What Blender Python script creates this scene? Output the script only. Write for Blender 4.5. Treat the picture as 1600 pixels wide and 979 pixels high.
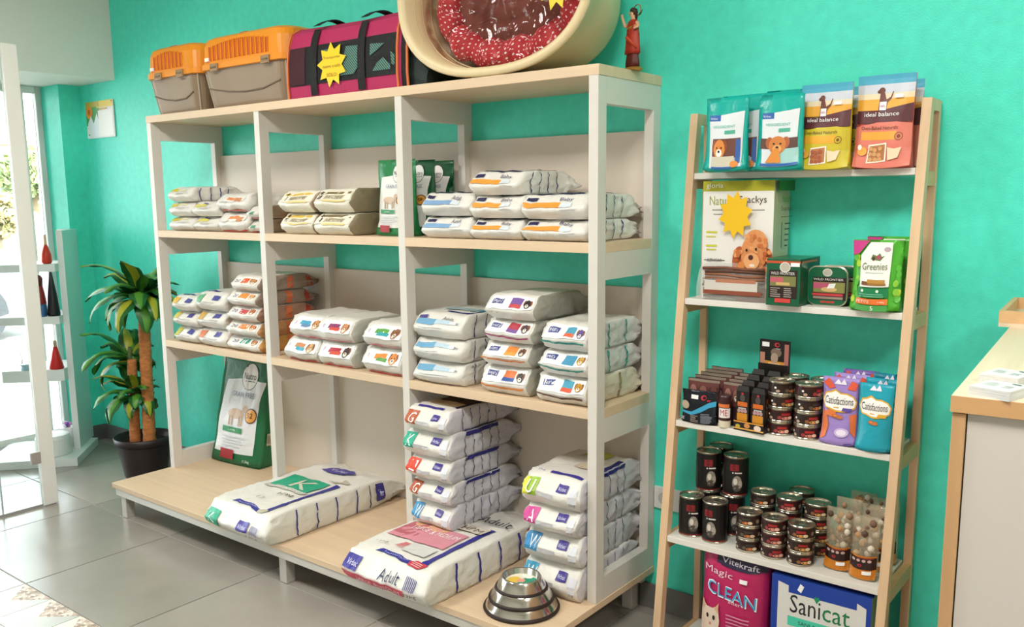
import bpy, math, random
from mathutils import Vector, Matrix, noise
for o in list(bpy.data.objects): bpy.data.objects.remove(o)
scene = bpy.context.scene
COL = scene.collection
R = math.radians

# ------------------------------------------------------------------ camera
YAW, PITCH, ROLL = -0.6635, 0.1542, -0.0099
cam_d = bpy.data.cameras.new('camera'); cam = bpy.data.objects.new('camera', cam_d); COL.objects.link(cam)
fw = Vector((math.sin(YAW)*math.cos(PITCH), math.cos(YAW)*math.cos(PITCH), -math.sin(PITCH)))
rt = Vector((math.cos(YAW), -math.sin(YAW), 0)); up = rt.cross(fw)
r2 = rt*math.cos(ROLL)+up*math.sin(ROLL); u2 = -rt*math.sin(ROLL)+up*math.cos(ROLL)
m = Matrix((r2, u2, -fw)).transposed().to_4x4(); m.translation = Vector((3.7315, -2.5244, 1.3930))
cam.matrix_world = m
cam_d.sensor_width = 36; cam_d.lens = 1378.18/1600*36; cam_d.shift_y = 30.57/1600; cam_d.clip_start = 0.05
scene.camera = cam

# ------------------------------------------------------------------ world, lights, exposure
scene.view_settings.view_transform = 'Standard'; scene.view_settings.look = 'None'
scene.view_settings.gamma = 1; scene.view_settings.use_curve_mapping = False
scene.view_settings.exposure = 0.05
w = bpy.data.worlds.new('world'); scene.world = w; w.use_nodes = True
bg = w.node_tree.nodes['Background']; bg.inputs[0].default_value = (0.90, 0.95, 1.0, 1); bg.inputs[1].default_value = 8.5

def area(name, loc, rot, sx, sy, power, color=(1, 1, 1)):
    d = bpy.data.lights.new(name, 'AREA'); d.shape = 'RECTANGLE'; d.size = sx; d.size_y = sy; d.energy = power; d.color = color
    o = bpy.data.objects.new(name, d); COL.objects.link(o); o.location = loc; o.rotation_euler = rot
    return o
# ceiling luminaires (their panels are built with the room); daylight enters through the shop window on the left
PANELS = [(0.9, -1.9), (3.1, -1.9), (5.0, -1.9)]
for (x, y) in PANELS:
    area('ceiling_lamp', (x, y, 2.715), (0, 0, 0), 0.56, 0.56, 41, (1.0, 0.975, 0.935))
por = area('window_daylight_portal', (-1.56, -1.5, 1.1), (0, R(-90), 0), 2.0, 2.7, 1)
por.data.cycles.is_portal = True
sun = bpy.data.lights.new('sun', 'SUN'); sun.energy = 20.0; sun.angle = R(1); sun.color = (1, 0.96, 0.88)
so = bpy.data.objects.new('sun', sun); COL.objects.link(so); so.rotation_euler = (R(10), R(42), 0)

# ------------------------------------------------------------------ helpers
def lin(c): return c/12.92 if c <= 0.04045 else ((c+0.055)/1.055)**2.4
def hexc(h): return tuple(lin(int(h[i:i+2], 16)/255) for i in (0, 2, 4))+(1,)
MC = {}
def M(h, rough=0.5, metal=0.0, bump=0, bscale=60, var=0, vscale=8, name=None, alpha=1, trans=0, coat=0, aniso=None, emit=0, ior=1.45):
    key = (h, rough, metal, bump, bscale, var, vscale, alpha, trans, coat, aniso, emit)
    if key in MC: return MC[key]
    mt = bpy.data.materials.new(name or 'm_'+h); mt.use_nodes = True; nt = mt.node_tree; N = nt.nodes; L = nt.links
    b = N['Principled BSDF']; c = hexc(h)
    b.inputs['Base Color'].default_value = c; b.inputs['Roughness'].default_value = rough; b.inputs['Metallic'].default_value = metal
    b.inputs['IOR'].default_value = ior
    if alpha < 1: b.inputs['Alpha'].default_value = alpha
    if trans: b.inputs['Transmission Weight'].default_value = trans
    if coat: b.inputs['Coat Weight'].default_value = coat; b.inputs['Coat Roughness'].default_value = 0.15
    if emit: b.inputs['Emission Color'].default_value = c; b.inputs['Emission Strength'].default_value = emit
    if bump or var:
        tc = N.new('ShaderNodeTexCoord'); src = tc.outputs['Object']
        if aniso:
            mp = N.new('ShaderNodeMapping'); mp.inputs['Scale'].default_value = aniso; L.new(src, mp.inputs[0]); src = mp.outputs[0]
    if bump:
        n = N.new('ShaderNodeTexNoise'); n.inputs['Scale'].default_value = bscale; n.inputs['Detail'].default_value = 4; L.new(src, n.inputs['Vector'])
        bp = N.new('ShaderNodeBump'); bp.inputs['Strength'].default_value = bump; bp.inputs['Distance'].default_value = 0.01
        L.new(n.outputs['Fac'], bp.inputs['Height']); L.new(bp.outputs[0], b.inputs['Normal'])
    if var:
        n = N.new('ShaderNodeTexNoise'); n.inputs['Scale'].default_value = vscale; n.inputs['Detail'].default_value = 5; L.new(src, n.inputs['Vector'])
        mx = N.new('ShaderNodeMix'); mx.data_type = 'RGBA'
        mx.inputs[6].default_value = tuple(max(0, k*(1-var)) for k in c[:3])+(1,); mx.inputs[7].default_value = tuple(min(1, k*(1+var)) for k in c[:3])+(1,)
        rp = N.new('ShaderNodeMapRange'); rp.inputs[1].default_value = 0.3; rp.inputs[2].default_value = 0.7
        L.new(n.outputs['Fac'], rp.inputs[0]); L.new(rp.outputs[0], mx.inputs[0]); L.new(mx.outputs[2], b.inputs['Base Color'])
    MC[key] = mt
    return mt
def wood(h, axis='x', var=0.10, name='wood', rough=0.45):
    s = {'x': (1.2, 26, 26), 'y': (26, 1.2, 26), 'z': (26, 26, 1.2)}[axis]
    return M(h, rough, var=var, vscale=1.6, aniso=s, name=name, bump=0.03, bscale=3)
def ink(h): return M(h, 0.42, name='ink_'+h)

class MB:
    def __init__(s): s.v = []; s.f = []; s.mi = []; s.ms = []
    def mat(s, m):
        if m not in s.ms: s.ms.append(m)
        return s.ms.index(m)
    def add(s, vs, fs, m):
        b = len(s.v); k = s.mat(m)
        s.v += [tuple(v) for v in vs]; s.f += [tuple(i+b for i in f) for f in fs]; s.mi += [k]*len(fs)
    def box(s, x0, x1, y0, y1, z0, z1, m):
        vs = [(x, y, z) for z in (z0, z1) for y in (y0, y1) for x in (x0, x1)]
        s.add(vs, [(0, 2, 3, 1), (4, 5, 7, 6), (0, 1, 5, 4), (2, 6, 7, 3), (0, 4, 6, 2), (1, 3, 7, 5)], m)
    def hexa(s, b4, t4, m):
        s.add(list(b4)+list(t4), [(3, 2, 1, 0), (4, 5, 6, 7)]+[(i, (i+1) % 4, (i+1) % 4+4, i+4) for i in range(4)], m)
    def rings(s, rings, m, cap0=True, cap1=True, closed=True):
        n = len(rings[0]); vs = [p for r in rings for p in r]; fs = []
        for i in range(len(rings)-1):
            for j in range(n if closed else n-1):
                k = (j+1) % n; fs.append((i*n+j, i*n+k, (i+1)*n+k, (i+1)*n+j))
        if cap0: fs.append(tuple(reversed(range(n))))
        if cap1: fs.append(tuple((len(rings)-1)*n+j for j in range(n)))
        s.add(vs, fs, m)
    def lathe(s, prof, m, n=24, c=(0, 0), caps=(True, True)):
        s.rings([[(c[0]+r*math.cos(2*math.pi*j/n), c[1]+r*math.sin(2*math.pi*j/n), z) for j in range(n)] for r, z in prof], m, *caps)
    def tube(s, pts, rad, m, n=8, caps=True):
        pts = [Vector(p) for p in pts]; rs = rad if isinstance(rad, (list, tuple)) else [rad]*len(pts)
        rings = []; up = Vector((0, 0, 1))
        for i, p in enumerate(pts):
            d = (pts[min(i+1, len(pts)-1)]-pts[max(i-1, 0)]).normalized()
            a = d.cross(up if abs(d.z) < 0.95 else Vector((1, 0, 0))).normalized(); b = d.cross(a)
            rings.append([p+(a*math.cos(t)+b*math.sin(t))*rs[i] for t in [2*math.pi*j/n for j in range(n)]])
        s.rings(rings, m, caps, caps)
    def build(s, name, parent=None, smooth=False, bevel=0, loc=None, subsurf=0):
        me = bpy.data.meshes.new(name); me.from_pydata(s.v, [], s.f)
        for m in s.ms: me.materials.append(m)
        me.polygons.foreach_set('material_index', s.mi)
        if smooth: me.polygons.foreach_set('use_smooth', [True]*len(s.f))
        me.update()
        o = bpy.data.objects.new(name, me); COL.objects.link(o)
        if parent: o.parent = parent
        if loc: o.location = loc
        if bevel:
            b = o.modifiers.new('bevel', 'BEVEL'); b.width = bevel; b.segments = 2; b.limit_method = 'ANGLE'
        if subsurf:
            b = o.modifiers.new('sub', 'SUBSURF'); b.levels = subsurf; b.render_levels = subsurf
        return o
def tag(o, label=None, cat=None, group=None, kind=None):
    if label: o['label'] = label
    if cat: o['category'] = cat
    if group: o['group'] = group
    if kind: o['kind'] = kind
    return o
def thing(name, label, cat, loc=(0, 0, 0), rz=0, group=None):
    o = bpy.data.objects.new(name, None); COL.objects.link(o); o.location = loc; o.rotation_euler = (0, 0, rz)
    o.empty_display_size = 0.05
    return tag(o, label, cat, group)
def dup(root, loc, rz, label, group=None):
    r = root.copy(); COL.objects.link(r); r.location = loc; r.rotation_euler = (0, 0, rz); r['label'] = label
    if group: r['group'] = group
    for ch in list(root.children):
        c = ch.copy(); COL.objects.link(c); c.parent = r
        for g in list(ch.children):
            d = g.copy(); COL.objects.link(d); d.parent = c
    return r
def rr(hx, hy, r, z, n=5, cx=0, cy=0):
    out = []
    for (sx, sy, a0) in ((1, 1, 0), (-1, 1, 90), (-1, -1, 180), (1, -1, 270)):
        for i in range(n+1):
            a = R(a0+90*i/n); out.append((cx+sx*(hx-r)+r*math.cos(a), cy+sy*(hy-r)+r*math.sin(a), z))
    return out

# ---- flat print: rectangles, ellipses, polygons and lettering laid on a surface map F(face,u,v,off)
TX = {}
def text_mesh(t):
    if t not in TX:
        cu = bpy.data.curves.new('t', 'FONT'); cu.body = t; cu.resolution_u = 2
        ob = bpy.data.objects.new('t', cu); COL.objects.link(ob)
        dg = bpy.context.evaluated_depsgraph_get(); dg.update()
        me = bpy.data.meshes.new_from_object(ob.evaluated_get(dg))
        vs = [v.co.copy() for v in me.vertices]; fs = [tuple(p.vertices) for p in me.polygons]
        bpy.data.objects.remove(ob); bpy.data.meshes.remove(me); bpy.data.curves.remove(cu)
        x0 = min(v.x for v in vs); x1 = max(v.x for v in vs); y0 = min(v.y for v in vs); y1 = max(v.y for v in vs)
        TX[t] = ([((v.x-x0)/(x1-x0), (v.y-y0)/(y1-y0)) for v in vs], fs)
    return TX[t]
from mathutils.geometry import tessellate_polygon
def poly_mesh(pts, mx=0.075):
    area_ = sum(pts[i][0]*pts[(i+1) % len(pts)][1]-pts[(i+1) % len(pts)][0]*pts[i][1] for i in range(len(pts)))
    tris = [tuple(pts[i] for i in t) for t in tessellate_polygon([[Vector((p[0], p[1], 0)) for p in pts]])]
    for _ in range(5):
        if max(math.dist(t[i], t[(i+1) % 3]) for t in tris for i in range(3)) < mx or len(tris) > 500: break
        o = []
        for a, b, c in tris:
            ab, bc, ca = [((p[0]+q[0])/2, (p[1]+q[1])/2) for p, q in ((a, b), (b, c), (c, a))]
            o += [(a, ab, ca), (ab, b, bc), (ca, bc, c), (ab, bc, ca)]
        tris = o
    idx = {}; vs = []; fs = []
    for t in tris:
        if (t[1][0]-t[0][0])*(t[2][1]-t[0][1])-(t[2][0]-t[0][0])*(t[1][1]-t[0][1]) < 0: t = t[::-1]
        f = []
        for p in t:
            k = (round(p[0], 5), round(p[1], 5))
            if k not in idx: idx[k] = len(vs); vs.append(p)
            f.append(idx[k])
        fs.append(tuple(f))
    return vs, fs
def deco(mb, F, specs, base=0.0012, step=0.00022):
    tx = 0.0010 if base > 0.0014 else 0.0003
    for i, sp in enumerate(specs):
        k, face = sp[0], sp[1]; off = base+step*i
        if k == 'r':
            u0, u1, v0, v1, col = sp[2:7]; nx, ny = (sp[7], sp[8]) if len(sp) > 7 else (6, 4)
            vs = [F(face, u0+(u1-u0)*a/nx, v0+(v1-v0)*b/ny, off) for b in range(ny+1) for a in range(nx+1)]
            fs = [(b*(nx+1)+a, b*(nx+1)+a+1, (b+1)*(nx+1)+a+1, (b+1)*(nx+1)+a) for b in range(ny) for a in range(nx)]
            mb.add(vs, fs, ink(col))
        elif k == 'e':
            cu, cv, ru, rv, col = sp[2:7]; n = 16
            nr = 3 if max(ru, rv) > .1 else 1
            vs = [F(face, cu, cv, off)]+[F(face, cu+ru*q/nr*math.cos(2*math.pi*j/n), cv+rv*q/nr*math.sin(2*math.pi*j/n), off) for q in range(1, nr+1) for j in range(n)]
            mb.add(vs, [(0, 1+j, 1+(j+1) % n) for j in range(n)]+[(1+(q-1)*n+j, 1+q*n+j, 1+q*n+(j+1) % n, 1+(q-1)*n+(j+1) % n) for q in range(1, nr) for j in range(n)], ink(col))
        elif k == 'p':
            pts, col = sp[2:4]; vs, fs = poly_mesh(tuple(pts))
            mb.add([F(face, u, v, off) for u, v in vs], fs, ink(col))
        elif k == 't':
            t, u, v, wd, h, col = sp[2:8]; sl = sp[8] if len(sp) > 8 else 0
            vs, fs = text_mesh(t)
            mb.add([F(face, u+x*wd, v+y*h+sl*x*wd, off+tx) for x, y in vs], fs, ink(col))
def lines(face, u0, u1, v0, v1, n, col, seed=0):
    rnd = random.Random(seed); out = []
    for i in range(n):
        v = v0+(v1-v0)*(i+0.25)/n
        out.append(('r', face, u0, u0+(u1-u0)*rnd.uniform(0.65, 1), v, v+(v1-v0)/n*0.35, col, 3, 1))
    return out
def barcode(face, u0, u1, v0, v1, col='3a3560'):
    n = 7; return [('r', face, u0+(u1-u0)*i/n, u0+(u1-u0)*(i+0.5)/n, v0, v1, col, 1, 2) for i in range(n)]
def star(face, cu, cv, ru, rv, col, n=10, inner=0.66, ph=0.1):
    return [('p', face, [(cu+(1 if j % 2 == 0 else inner)*ru*math.cos(math.pi*j/n+ph), cv+(1 if j % 2 == 0 else inner)*rv*math.sin(math.pi*j/n+ph)) for j in range(2*n)], col)]
def pet(face, cx, cy, rx, ry, col='c98a55', ear='8a5230', dark='2a1c16', light='efe2d0'):
    return [('e', face, cx-rx*.75, cy+ry*.25, rx*.35, ry*.65, ear), ('e', face, cx+rx*.75, cy+ry*.25, rx*.35, ry*.65, ear),
            ('e', face, cx, cy, rx*.8, ry, col), ('e', face, cx, cy-ry*.4, rx*.42, ry*.42, light),
            ('e', face, cx, cy-ry*.25, rx*.16, ry*.14, dark), ('e', face, cx-rx*.32, cy+ry*.15, rx*.1, ry*.1, dark), ('e', face, cx+rx*.32, cy+ry*.15, rx*.1, ry*.1, dark)]

# ---- soft shapes
def bagmap(W, L, H, seed, amp=1.0, tail=0.66, k=0.18, front=0.022):
    so = Vector((seed*7.3, seed*3.1, seed*1.7))
    def D(a, t, c):
        ac = max(-1, min(1, a)); tc = max(0, min(1, t)); cc = max(-1, min(1, c))
        px = a*math.sqrt(max(0.1, 1-k*cc*cc/2)); pz = c*math.sqrt(max(0.1, 1-k*ac*ac/2))
        s = max(0, min(1, (tc-0.76)/0.24)); s = s*s*(3-2*s)
        th = (1-tail*s)*(0.93+0.07*min(1, tc/0.07))
        mid = 0.5*th+0.22*s
        w = 0.97+0.03*min(1, tc/0.1)+0.02*s
        y = t*L+(-front*(1-abs(cc+0.12)/1.12)*1.3+(front*0.9*max(0, cc)))*(1-tc)**6*(1-0.35*ac*ac)+(0.012*max(0, -cc-.55)/.45*(1-tc)**6)
        q = Vector((ac*W*9, tc*L*9, cc*H*9))+so; q2 = q*2.6
        nz = noise.noise_vector(q)*0.0042*amp+noise.noise_vector(q2)*0.0020*amp
        rg = 0.5-abs(noise.noise(q*1.9)); rg2 = 0.5-abs(noise.noise(q2*1.35+Vector((3, 1, 7))))
        if abs(ac) > 0.95: nz.x += math.copysign((max(0, rg-.32)*0.030+max(0, rg2-.3)*0.014)*amp, ac)
        if cc > 0.95: nz.z += max(0, rg-.34)*0.007*amp
        if tc < 0.02: nz.y -= max(0, rg-.34)*0.006*amp
        if tc > 0.8: nz = nz*(1+2.2*(tc-0.8)/0.2)
        z = (mid+pz*0.5*th)*H
        if cc < -0.9: nz.z = max(0, nz.z)*0.3
        return Vector((px*w*W/2+nz.x, y+nz.y, max(0.0005 if cc < -0.5 else 0, z+nz.z)))
    def F(face, u, v, off):
        if face == 'F': return D(2*u-1, -off/L, 2*v-1)+Vector((0, -off*0.4, 0))
        if face == 'T': return D(2*u-1, v, 1+2*off/H)
        if face == 'R': return D(1+2*off/W, u, 2*v-1)
        if face == 'L': return D(-1-2*off/W, u, 2*v-1)
    return D, F
def gridbox(mb, D, nx, ny, nz, body, side=None, front=None):
    idx = {}; vs = []
    def vid(i, j, k):
        if (i, j, k) not in idx:
            idx[(i, j, k)] = len(vs); vs.append(D(2*i/nx-1, j/ny, 2*k/nz-1))
        return idx[(i, j, k)]
    fa, fb, fc = [], [], []
    for i in range(nx):
        for j in range(ny):
            fa.append((vid(i, j, 0), vid(i, j+1, 0), vid(i+1, j+1, 0), vid(i+1, j, 0)))
            fa.append((vid(i, j, nz), vid(i+1, j, nz), vid(i+1, j+1, nz), vid(i, j+1, nz)))
        for k in range(nz):
            fc.append((vid(i, 0, k), vid(i+1, 0, k), vid(i+1, 0, k+1), vid(i, 0, k+1)))
            fa.append((vid(i, ny, k), vid(i, ny, k+1), vid(i+1, ny, k+1), vid(i+1, ny, k)))
    for j in range(ny):
        for k in range(nz):
            fb.append((vid(0, j, k), vid(0, j, k+1), vid(0, j+1, k+1), vid(0, j+1, k)))
            fb.append((vid(nx, j, k), vid(nx, j+1, k), vid(nx, j+1, k+1), vid(nx, j, k+1)))
    b = len(mb.v); mb.v += [tuple(v) for v in vs]
    for fs, mt in ((fa, body), (fb, side or body), (fc, front or body)):
        kk = mb.mat(mt); mb.f += [tuple(x+b for x in f) for f in fs]; mb.mi += [kk]*len(fs)
def pouchmap(W, T, H, seed, amp=1.0, lean=0.0, edge=0.8):
    so = Vector((seed*5.1, seed*2.7, seed*9.7))
    def D(a, t, c):       # a -1..1, t 0 front..1 back, c -1..1 height
        ac = max(-1, min(1, a)); h = max(0, min(1, (c+1)/2)); hh = (c+1)/2
        th = T*max(0.07, (1-h**1.7))*(1-edge*abs(ac)**3*min(1, h*4+0.25))
        y = T/2+(t-0.5)*th+lean*h
        n = noise.noise_vector(Vector((ac*W*14, t*2, h*H*14))+so)*0.003*amp
        x = a*W/2*(1-0.04*math.sin(math.pi*h)*(1-0.2))
        z = hh*H+0.006*abs(ac)**2*(1-h)*(1 if t < 0.5 else 0)
        return Vector((x+n.x*0.5, y+n.y*min(1, 4*h), max(0, z)))
    def F(face, u, v, off):
        if face == 'F': return D(2*u-1, 0, 2*v-1)+Vector((0, -off, 0))
        if face == 'R': return D(1, u, 2*v-1)+Vector((off, 0, 0))
    return D, F
def boxmap(W, Dp, H):
    def F(face, u, v, off):
        if face == 'F': return Vector((-W/2+u*W, -off, v*H))
        if face == 'R': return Vector((W/2+off, u*Dp, v*H))
        if face == 'T': return Vector((-W/2+u*W, v*Dp, H+off))
    return F
def cylmap(r):
    def F(face, u, v, off):   # u 0..1 spans the front half, v height in metres
        a = math.pi+math.pi*u; return Vector(((r+off)*math.cos(a), (r+off)*math.sin(a), v))
    return F
# ------------------------------------------------------------------ the room
def struct(name, mb, **k): o = mb.build(name, **k); o['kind'] = 'structure'; return o
TURQ = '4fdfc7'
wall_m = M(TURQ, 0.5, bump=0.12, bscale=230, var=0.06, vscale=30, name='turquoise_paint')
white_m = M('e6e4de', 0.6, name='white_paint'); soff_m = M('dcdad2', 0.7, name='soffit_paint')
ZC = 2.75
b = MB(); b.box(-1.296, 6.2, 0, 0.15, 0, ZC, wall_m); wb = struct('wall_back', b)
b = MB(); b.box(-1.6, -1.296, -0.118, 0.15, 0, ZC, wall_m); struct('wall_left', b)
b = MB(); b.box(-1.6, -1.5, -4.8, -3.1, 0, ZC, white_m); struct('wall_left_front', b)
b = MB(); b.box(6.2, 6.35, -4.9, 0.15, 0, ZC, white_m); struct('wall_right', b)
b = MB(); b.box(-1.6, 6.35, -4.95, -4.8, 0, ZC, white_m); struct('wall_front', b)
b = MB(); b.box(-1.6, 6.35, -4.95, 0.15, ZC, ZC+0.15, M('efede8', 0.8)); struct('ceiling', b)
b = MB(); b.box(-1.6, -0.908, -4.8, 0, 2.022, ZC, soff_m); struct('trim_1', b)       # dropped soffit over the shop window
base_m = M('6f6c6a', 0.45, var=0.12, vscale=6, name='baseboard_tile')
b = MB()
x = -1.29
bb = struct('baseboard_back', (lambda q: (q.box(-1.296, 6.2, -0.004, 0, 0, 0.084, M('57544f', 0.7)), q)[1])(b))
while x < 4.6:
    q = MB(); q.box(x+0.001, x+0.597, -0.011, -0.003, 0, 0.088, base_m); q.build('skirting_tile', bb, bevel=0.0015); x += 0.6
b = MB(); b.box(-1.296, -1.285, -0.118, -0.011, 0, 0.088, base_m); struct('baseboard_left', b)
# floor: grout bed with every tile its own piece
b = MB(); b.box(-1.6, 6.2, -4.8, 0, -0.12, -0.003, M('aaa79f', 0.8)); fl = struct('floor', b)
TX0, TY0, TW, TD = 0.421, -0.636, 0.627, 0.578
tile_ms = [M(h, 0.24, var=0.10, vscale=3.0, bump=0.03, bscale=12, name='floor_tile') for h in ('9b948b', '958e85', 'a1998f')]
def rect_mesh(w_, d_, h_, mt, nm):
    q = MB(); g = 0.0018; e = 0.0015
    q.hexa([(g, g, -h_), (w_-g, g, -h_), (w_-g, d_-g, -h_), (g, d_-g, -h_)], [(g+e, g+e, 0), (w_-g-e, g+e, 0), (w_-g-e, d_-g-e, 0), (g+e, d_-g-e, 0)], mt)
    me = bpy.data.meshes.new(nm); me.from_pydata(q.v, [], q.f); me.materials.append(mt); return me
tm = [rect_mesh(TW, TD, 0.008, mt, 'tile') for mt in tile_ms]
rnd = random.Random(3)
for i in range(-4, 10):
    for j in range(-8, 2):
        x, y = TX0+i*TW, TY0+j*TD
        if x+TW < -1.6 or x > 6.2 or y > 0 or y+TD < -4.8: continue
        if i in (0, 1) and j in (-2, -3): continue
        x0, x1, y0, y1 = max(x, -1.6), min(x+TW, 6.2), max(y, -4.8), min(y+TD, 0)
        if (x0, x1, y0, y1) == (x, x+TW, y, y+TD): me = tm[rnd.randrange(3)]
        else: me = rect_mesh(x1-x0, y1-y0, 0.008, tile_ms[rnd.randrange(3)], 'tile_cut')
        o = bpy.data.objects.new('tile', me); o.location = (x0, y0, 0); o.parent = fl; COL.objects.link(o)
# patterned tiles let into the floor: four triangles each, mosaic, cream and grey
mosaic = M('c9b8a6', 0.5, name='mosaic_chips'); nt = mosaic.node_tree
v = nt.nodes.new('ShaderNodeTexVoronoi'); v.inputs['Scale'].default_value = 90; tcn = nt.nodes.new('ShaderNodeTexCoord')
nt.links.new(tcn.outputs['Object'], v.inputs['Vector'])
rp = nt.nodes.new('ShaderNodeValToRGB'); rp.color_ramp.elements[0].color = hexc('8e7663'); rp.color_ramp.elements[1].color = hexc('eadfd2')
e = rp.color_ramp.elements.new(0.5); e.color = hexc('c2ad9a')
sp = nt.nodes.new('ShaderNodeSeparateColor'); nt.links.new(v.outputs['Color'], sp.inputs[0]); nt.links.new(sp.outputs[0], rp.inputs[0])
nt.links.new(rp.outputs[0], nt.nodes['Principled BSDF'].inputs['Base Color'])
cream_t, grey_t = M('dcd9c6', 0.4, var=0.05), M('b9b8b2', 0.35, var=0.06)
pw, pd = TW/3, TD/3
def patt(a, bb_, c_, d_):
    q = MB(); g = 0.0015; h = -0.008
    P = [(g, g), (pw-g, g), (pw-g, pd-g), (g, pd-g)]; C_ = (pw/2, pd/2)
    for k, mt in enumerate((a, bb_, c_, d_)):
        p0, p1 = P[k], P[(k+1) % 4]
        q.add([(p0[0], p0[1], 0), (p1[0], p1[1], 0), (C_[0], C_[1], 0), (p0[0], p0[1], h), (p1[0], p1[1], h)], [(0, 1, 2), (3, 4, 1, 0)], mt)
    me = bpy.data.meshes.new('patterned_tile'); me.from_pydata(q.v, [], q.f)
    for mm in q.ms: me.materials.append(mm)
    me.polygons.foreach_set('material_index', q.mi); return me
pm1 = patt(grey_t, grey_t, mosaic, cream_t); pm2 = patt(mosaic, grey_t, grey_t, cream_t)
for i in range(6):
    for j in range(6):
        o = bpy.data.objects.new('patterned_tile', pm1 if j % 2 == 0 else pm2)
        o.location = (TX0+i*pw, TY0-TD-(j+1)*pd, 0); o.parent = fl; COL.objects.link(o)
# ceiling lamps
lamp_glow = M('fffaf0', 0.5, emit=3.0, name='lamp_glow'); lamp_body = M('f2f2f0', 0.4)
for i, (x, y) in enumerate(PANELS):
    t = thing('ceiling_lamp', ['square white ceiling panel lamp above the left bays', 'square white ceiling panel lamp above the counter', 'square white ceiling panel lamp nearest the right wall'][i], 'lamp', (x, y, ZC-0.03))
    q = MB(); q.box(-0.3, 0.3, -0.3, 0.3, 0.0, 0.03, lamp_body); q.build('housing', t)
    q = MB(); q.box(-0.28, 0.28, -0.28, 0.28, -0.002, 0.0, lamp_glow); q.build('diffuser', t)

# ------------------------------------------------------------------ shop window (left) and glass door leaf
fr_m = M('e9e7e2', 0.35, name='white_frame'); fr_g = M('c9cac6', 0.4, name='grey_frame')
glass = M('f4faf8', 0.0, trans=1.0, ior=1.01, name='clear_glass')
nt = glass.node_tree; pb = nt.nodes['Principled BSDF']; out = nt.nodes['Material Output']
gl = nt.nodes.new('ShaderNodeBsdfGlossy'); gl.inputs['Roughness'].default_value = 0.02
tr = nt.nodes.new('ShaderNodeBsdfTransparent'); tr.inputs[0].default_value = (0.95, 0.98, 0.97, 1)
mxs = nt.nodes.new('ShaderNodeMixShader'); fn = nt.nodes.new('ShaderNodeFresnel'); fn.inputs[0].default_value = 1.45
nt.links.new(fn.outputs[0], mxs.inputs[0]); nt.links.new(tr.outputs[0], mxs.inputs[1]); nt.links.new(gl.outputs[0], mxs.inputs[2]); nt.links.new(mxs.outputs[0], out.inputs[0])
b = MB(); xa, xb = -1.56, -1.50
b.box(xa, xb, -0.15, -0.118, 0, 2.022, fr_g); b.box(xa, xb, -3.1, -3.04, 0, 2.022, fr_g)
b.box(xa, xb, -3.04, -0.15, 1.985, 2.022, fr_m); b.box(xa, xb, -3.04, -0.15, 0, 0.06, fr_m)
b.box(xa, xb, -0.24, -0.215, 0.06, 1.985, fr_m); b.box(xa, xb, -1.56, -1.50, 0.06, 1.985, fr_m)
wn = struct('window_1', b, bevel=0.003)
for (y0, y1) in ((-0.215, -0.15), (-1.50, -0.24), (-3.04, -1.56)):
    q = MB(); q.box(-1.535, -1.529, y0, y1, 0.06, 1.985, glass); q.build('pane', wn)
b = MB(); b.box(-1.60, -1.47, -3.1, -0.118, 0, 0.035, M('dedddb', 0.4)); struct('window_2', b).name = 'trim_2'
d = MB(); dx0, dx1 = -0.40, -0.372
d.box(dx0, dx1, -0.785, -0.72, 0.004, 2.058, fr_m); d.box(dx0, dx1, -1.70, -0.785, 2.0, 2.058, fr_m); d.box(dx0, dx1, -1.77, -1.70, 0.004, 2.058, fr_m)
dr = struct('door_1', d, bevel=0.003)
q = MB(); q.box(-0.390, -0.384, -1.70, -0.785, 0.006, 2.0, glass); q.build('glass_pane', dr)
q = MB(); q.box(-0.392, -0.382, -1.70, -0.785, 0.0, 0.012, M('b9bab8', 0.3, 0.6)); q.build('bottom_seal', dr)
q = MB(); q.box(-0.392, -0.382, -0.960, -0.955, 0.012, 2.0, M('aab4b4', 0.2)); q.build('pane_joint', dr)
q = MB(); q.box(-0.384, -0.368, -0.825, -0.782, 0.207, 0.262, M('b8b0ac', 0.35, 0.5)); q.build('hinge_plate', dr, bevel=0.003)
q = MB(); q.box(-0.41, -0.37, -1.80, -1.77, 0, 2.06, fr_m); q.build('hinge_post', dr)

# ------------------------------------------------------------------ street outside
st = MB(); st.box(-30, -1.6, -14, 16, -0.2, -0.10, M('b9b6b0', 0.8, var=0.08, vscale=1)); tag(struct('ground_street', st), 'pale asphalt street outside the shop window')
st = MB(); st.box(-3.6, -1.6, -14, 16, -0.10, -0.02, M('c9c6bf', 0.8, var=0.06, vscale=3)); struct('ground_pavement', st)
bt = thing('building', 'pale street building with shuttered windows and a tiled roof, seen through the window', 'building', (-16, 6, -0.1))
q = MB(); q.box(-3, 3, -10, 9, 0, 2.45, M('d9d2c4', 0.8, var=0.05)); q.build('wall', bt)
q = MB(); q.hexa([(-3.3, -10.3, 2.45), (3.4, -10.3, 2.45), (3.4, 9.3, 2.45), (-3.3, 9.3, 2.45)], [(-0.1, -10, 2.85), (0.1, -10, 2.85), (0.1, 9, 2.85), (-0.1, 9, 2.85)], M('b98a62', 0.8, var=0.15, vscale=4)); q.build('roof', bt)
for k in range(6):
    q = MB(); y = -8.6+k*3; q.box(2.95, 3.06, y, y+1.1, 0.9, 2.0, M('9a9a92', 0.5)); fo = q.build('window', bt)
    q = MB(); q.box(3.05, 3.07, y+0.08, y+1.02, .98, 1.92, M('5c6870', 0.2)); q.build('pane', fo)
    q = MB(); q.box(3.0, 3.14, y-0.1, y+1.2, 0.8, 0.9, M('e2ddd2', 0.6)); q.build('sill', bt)
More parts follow.
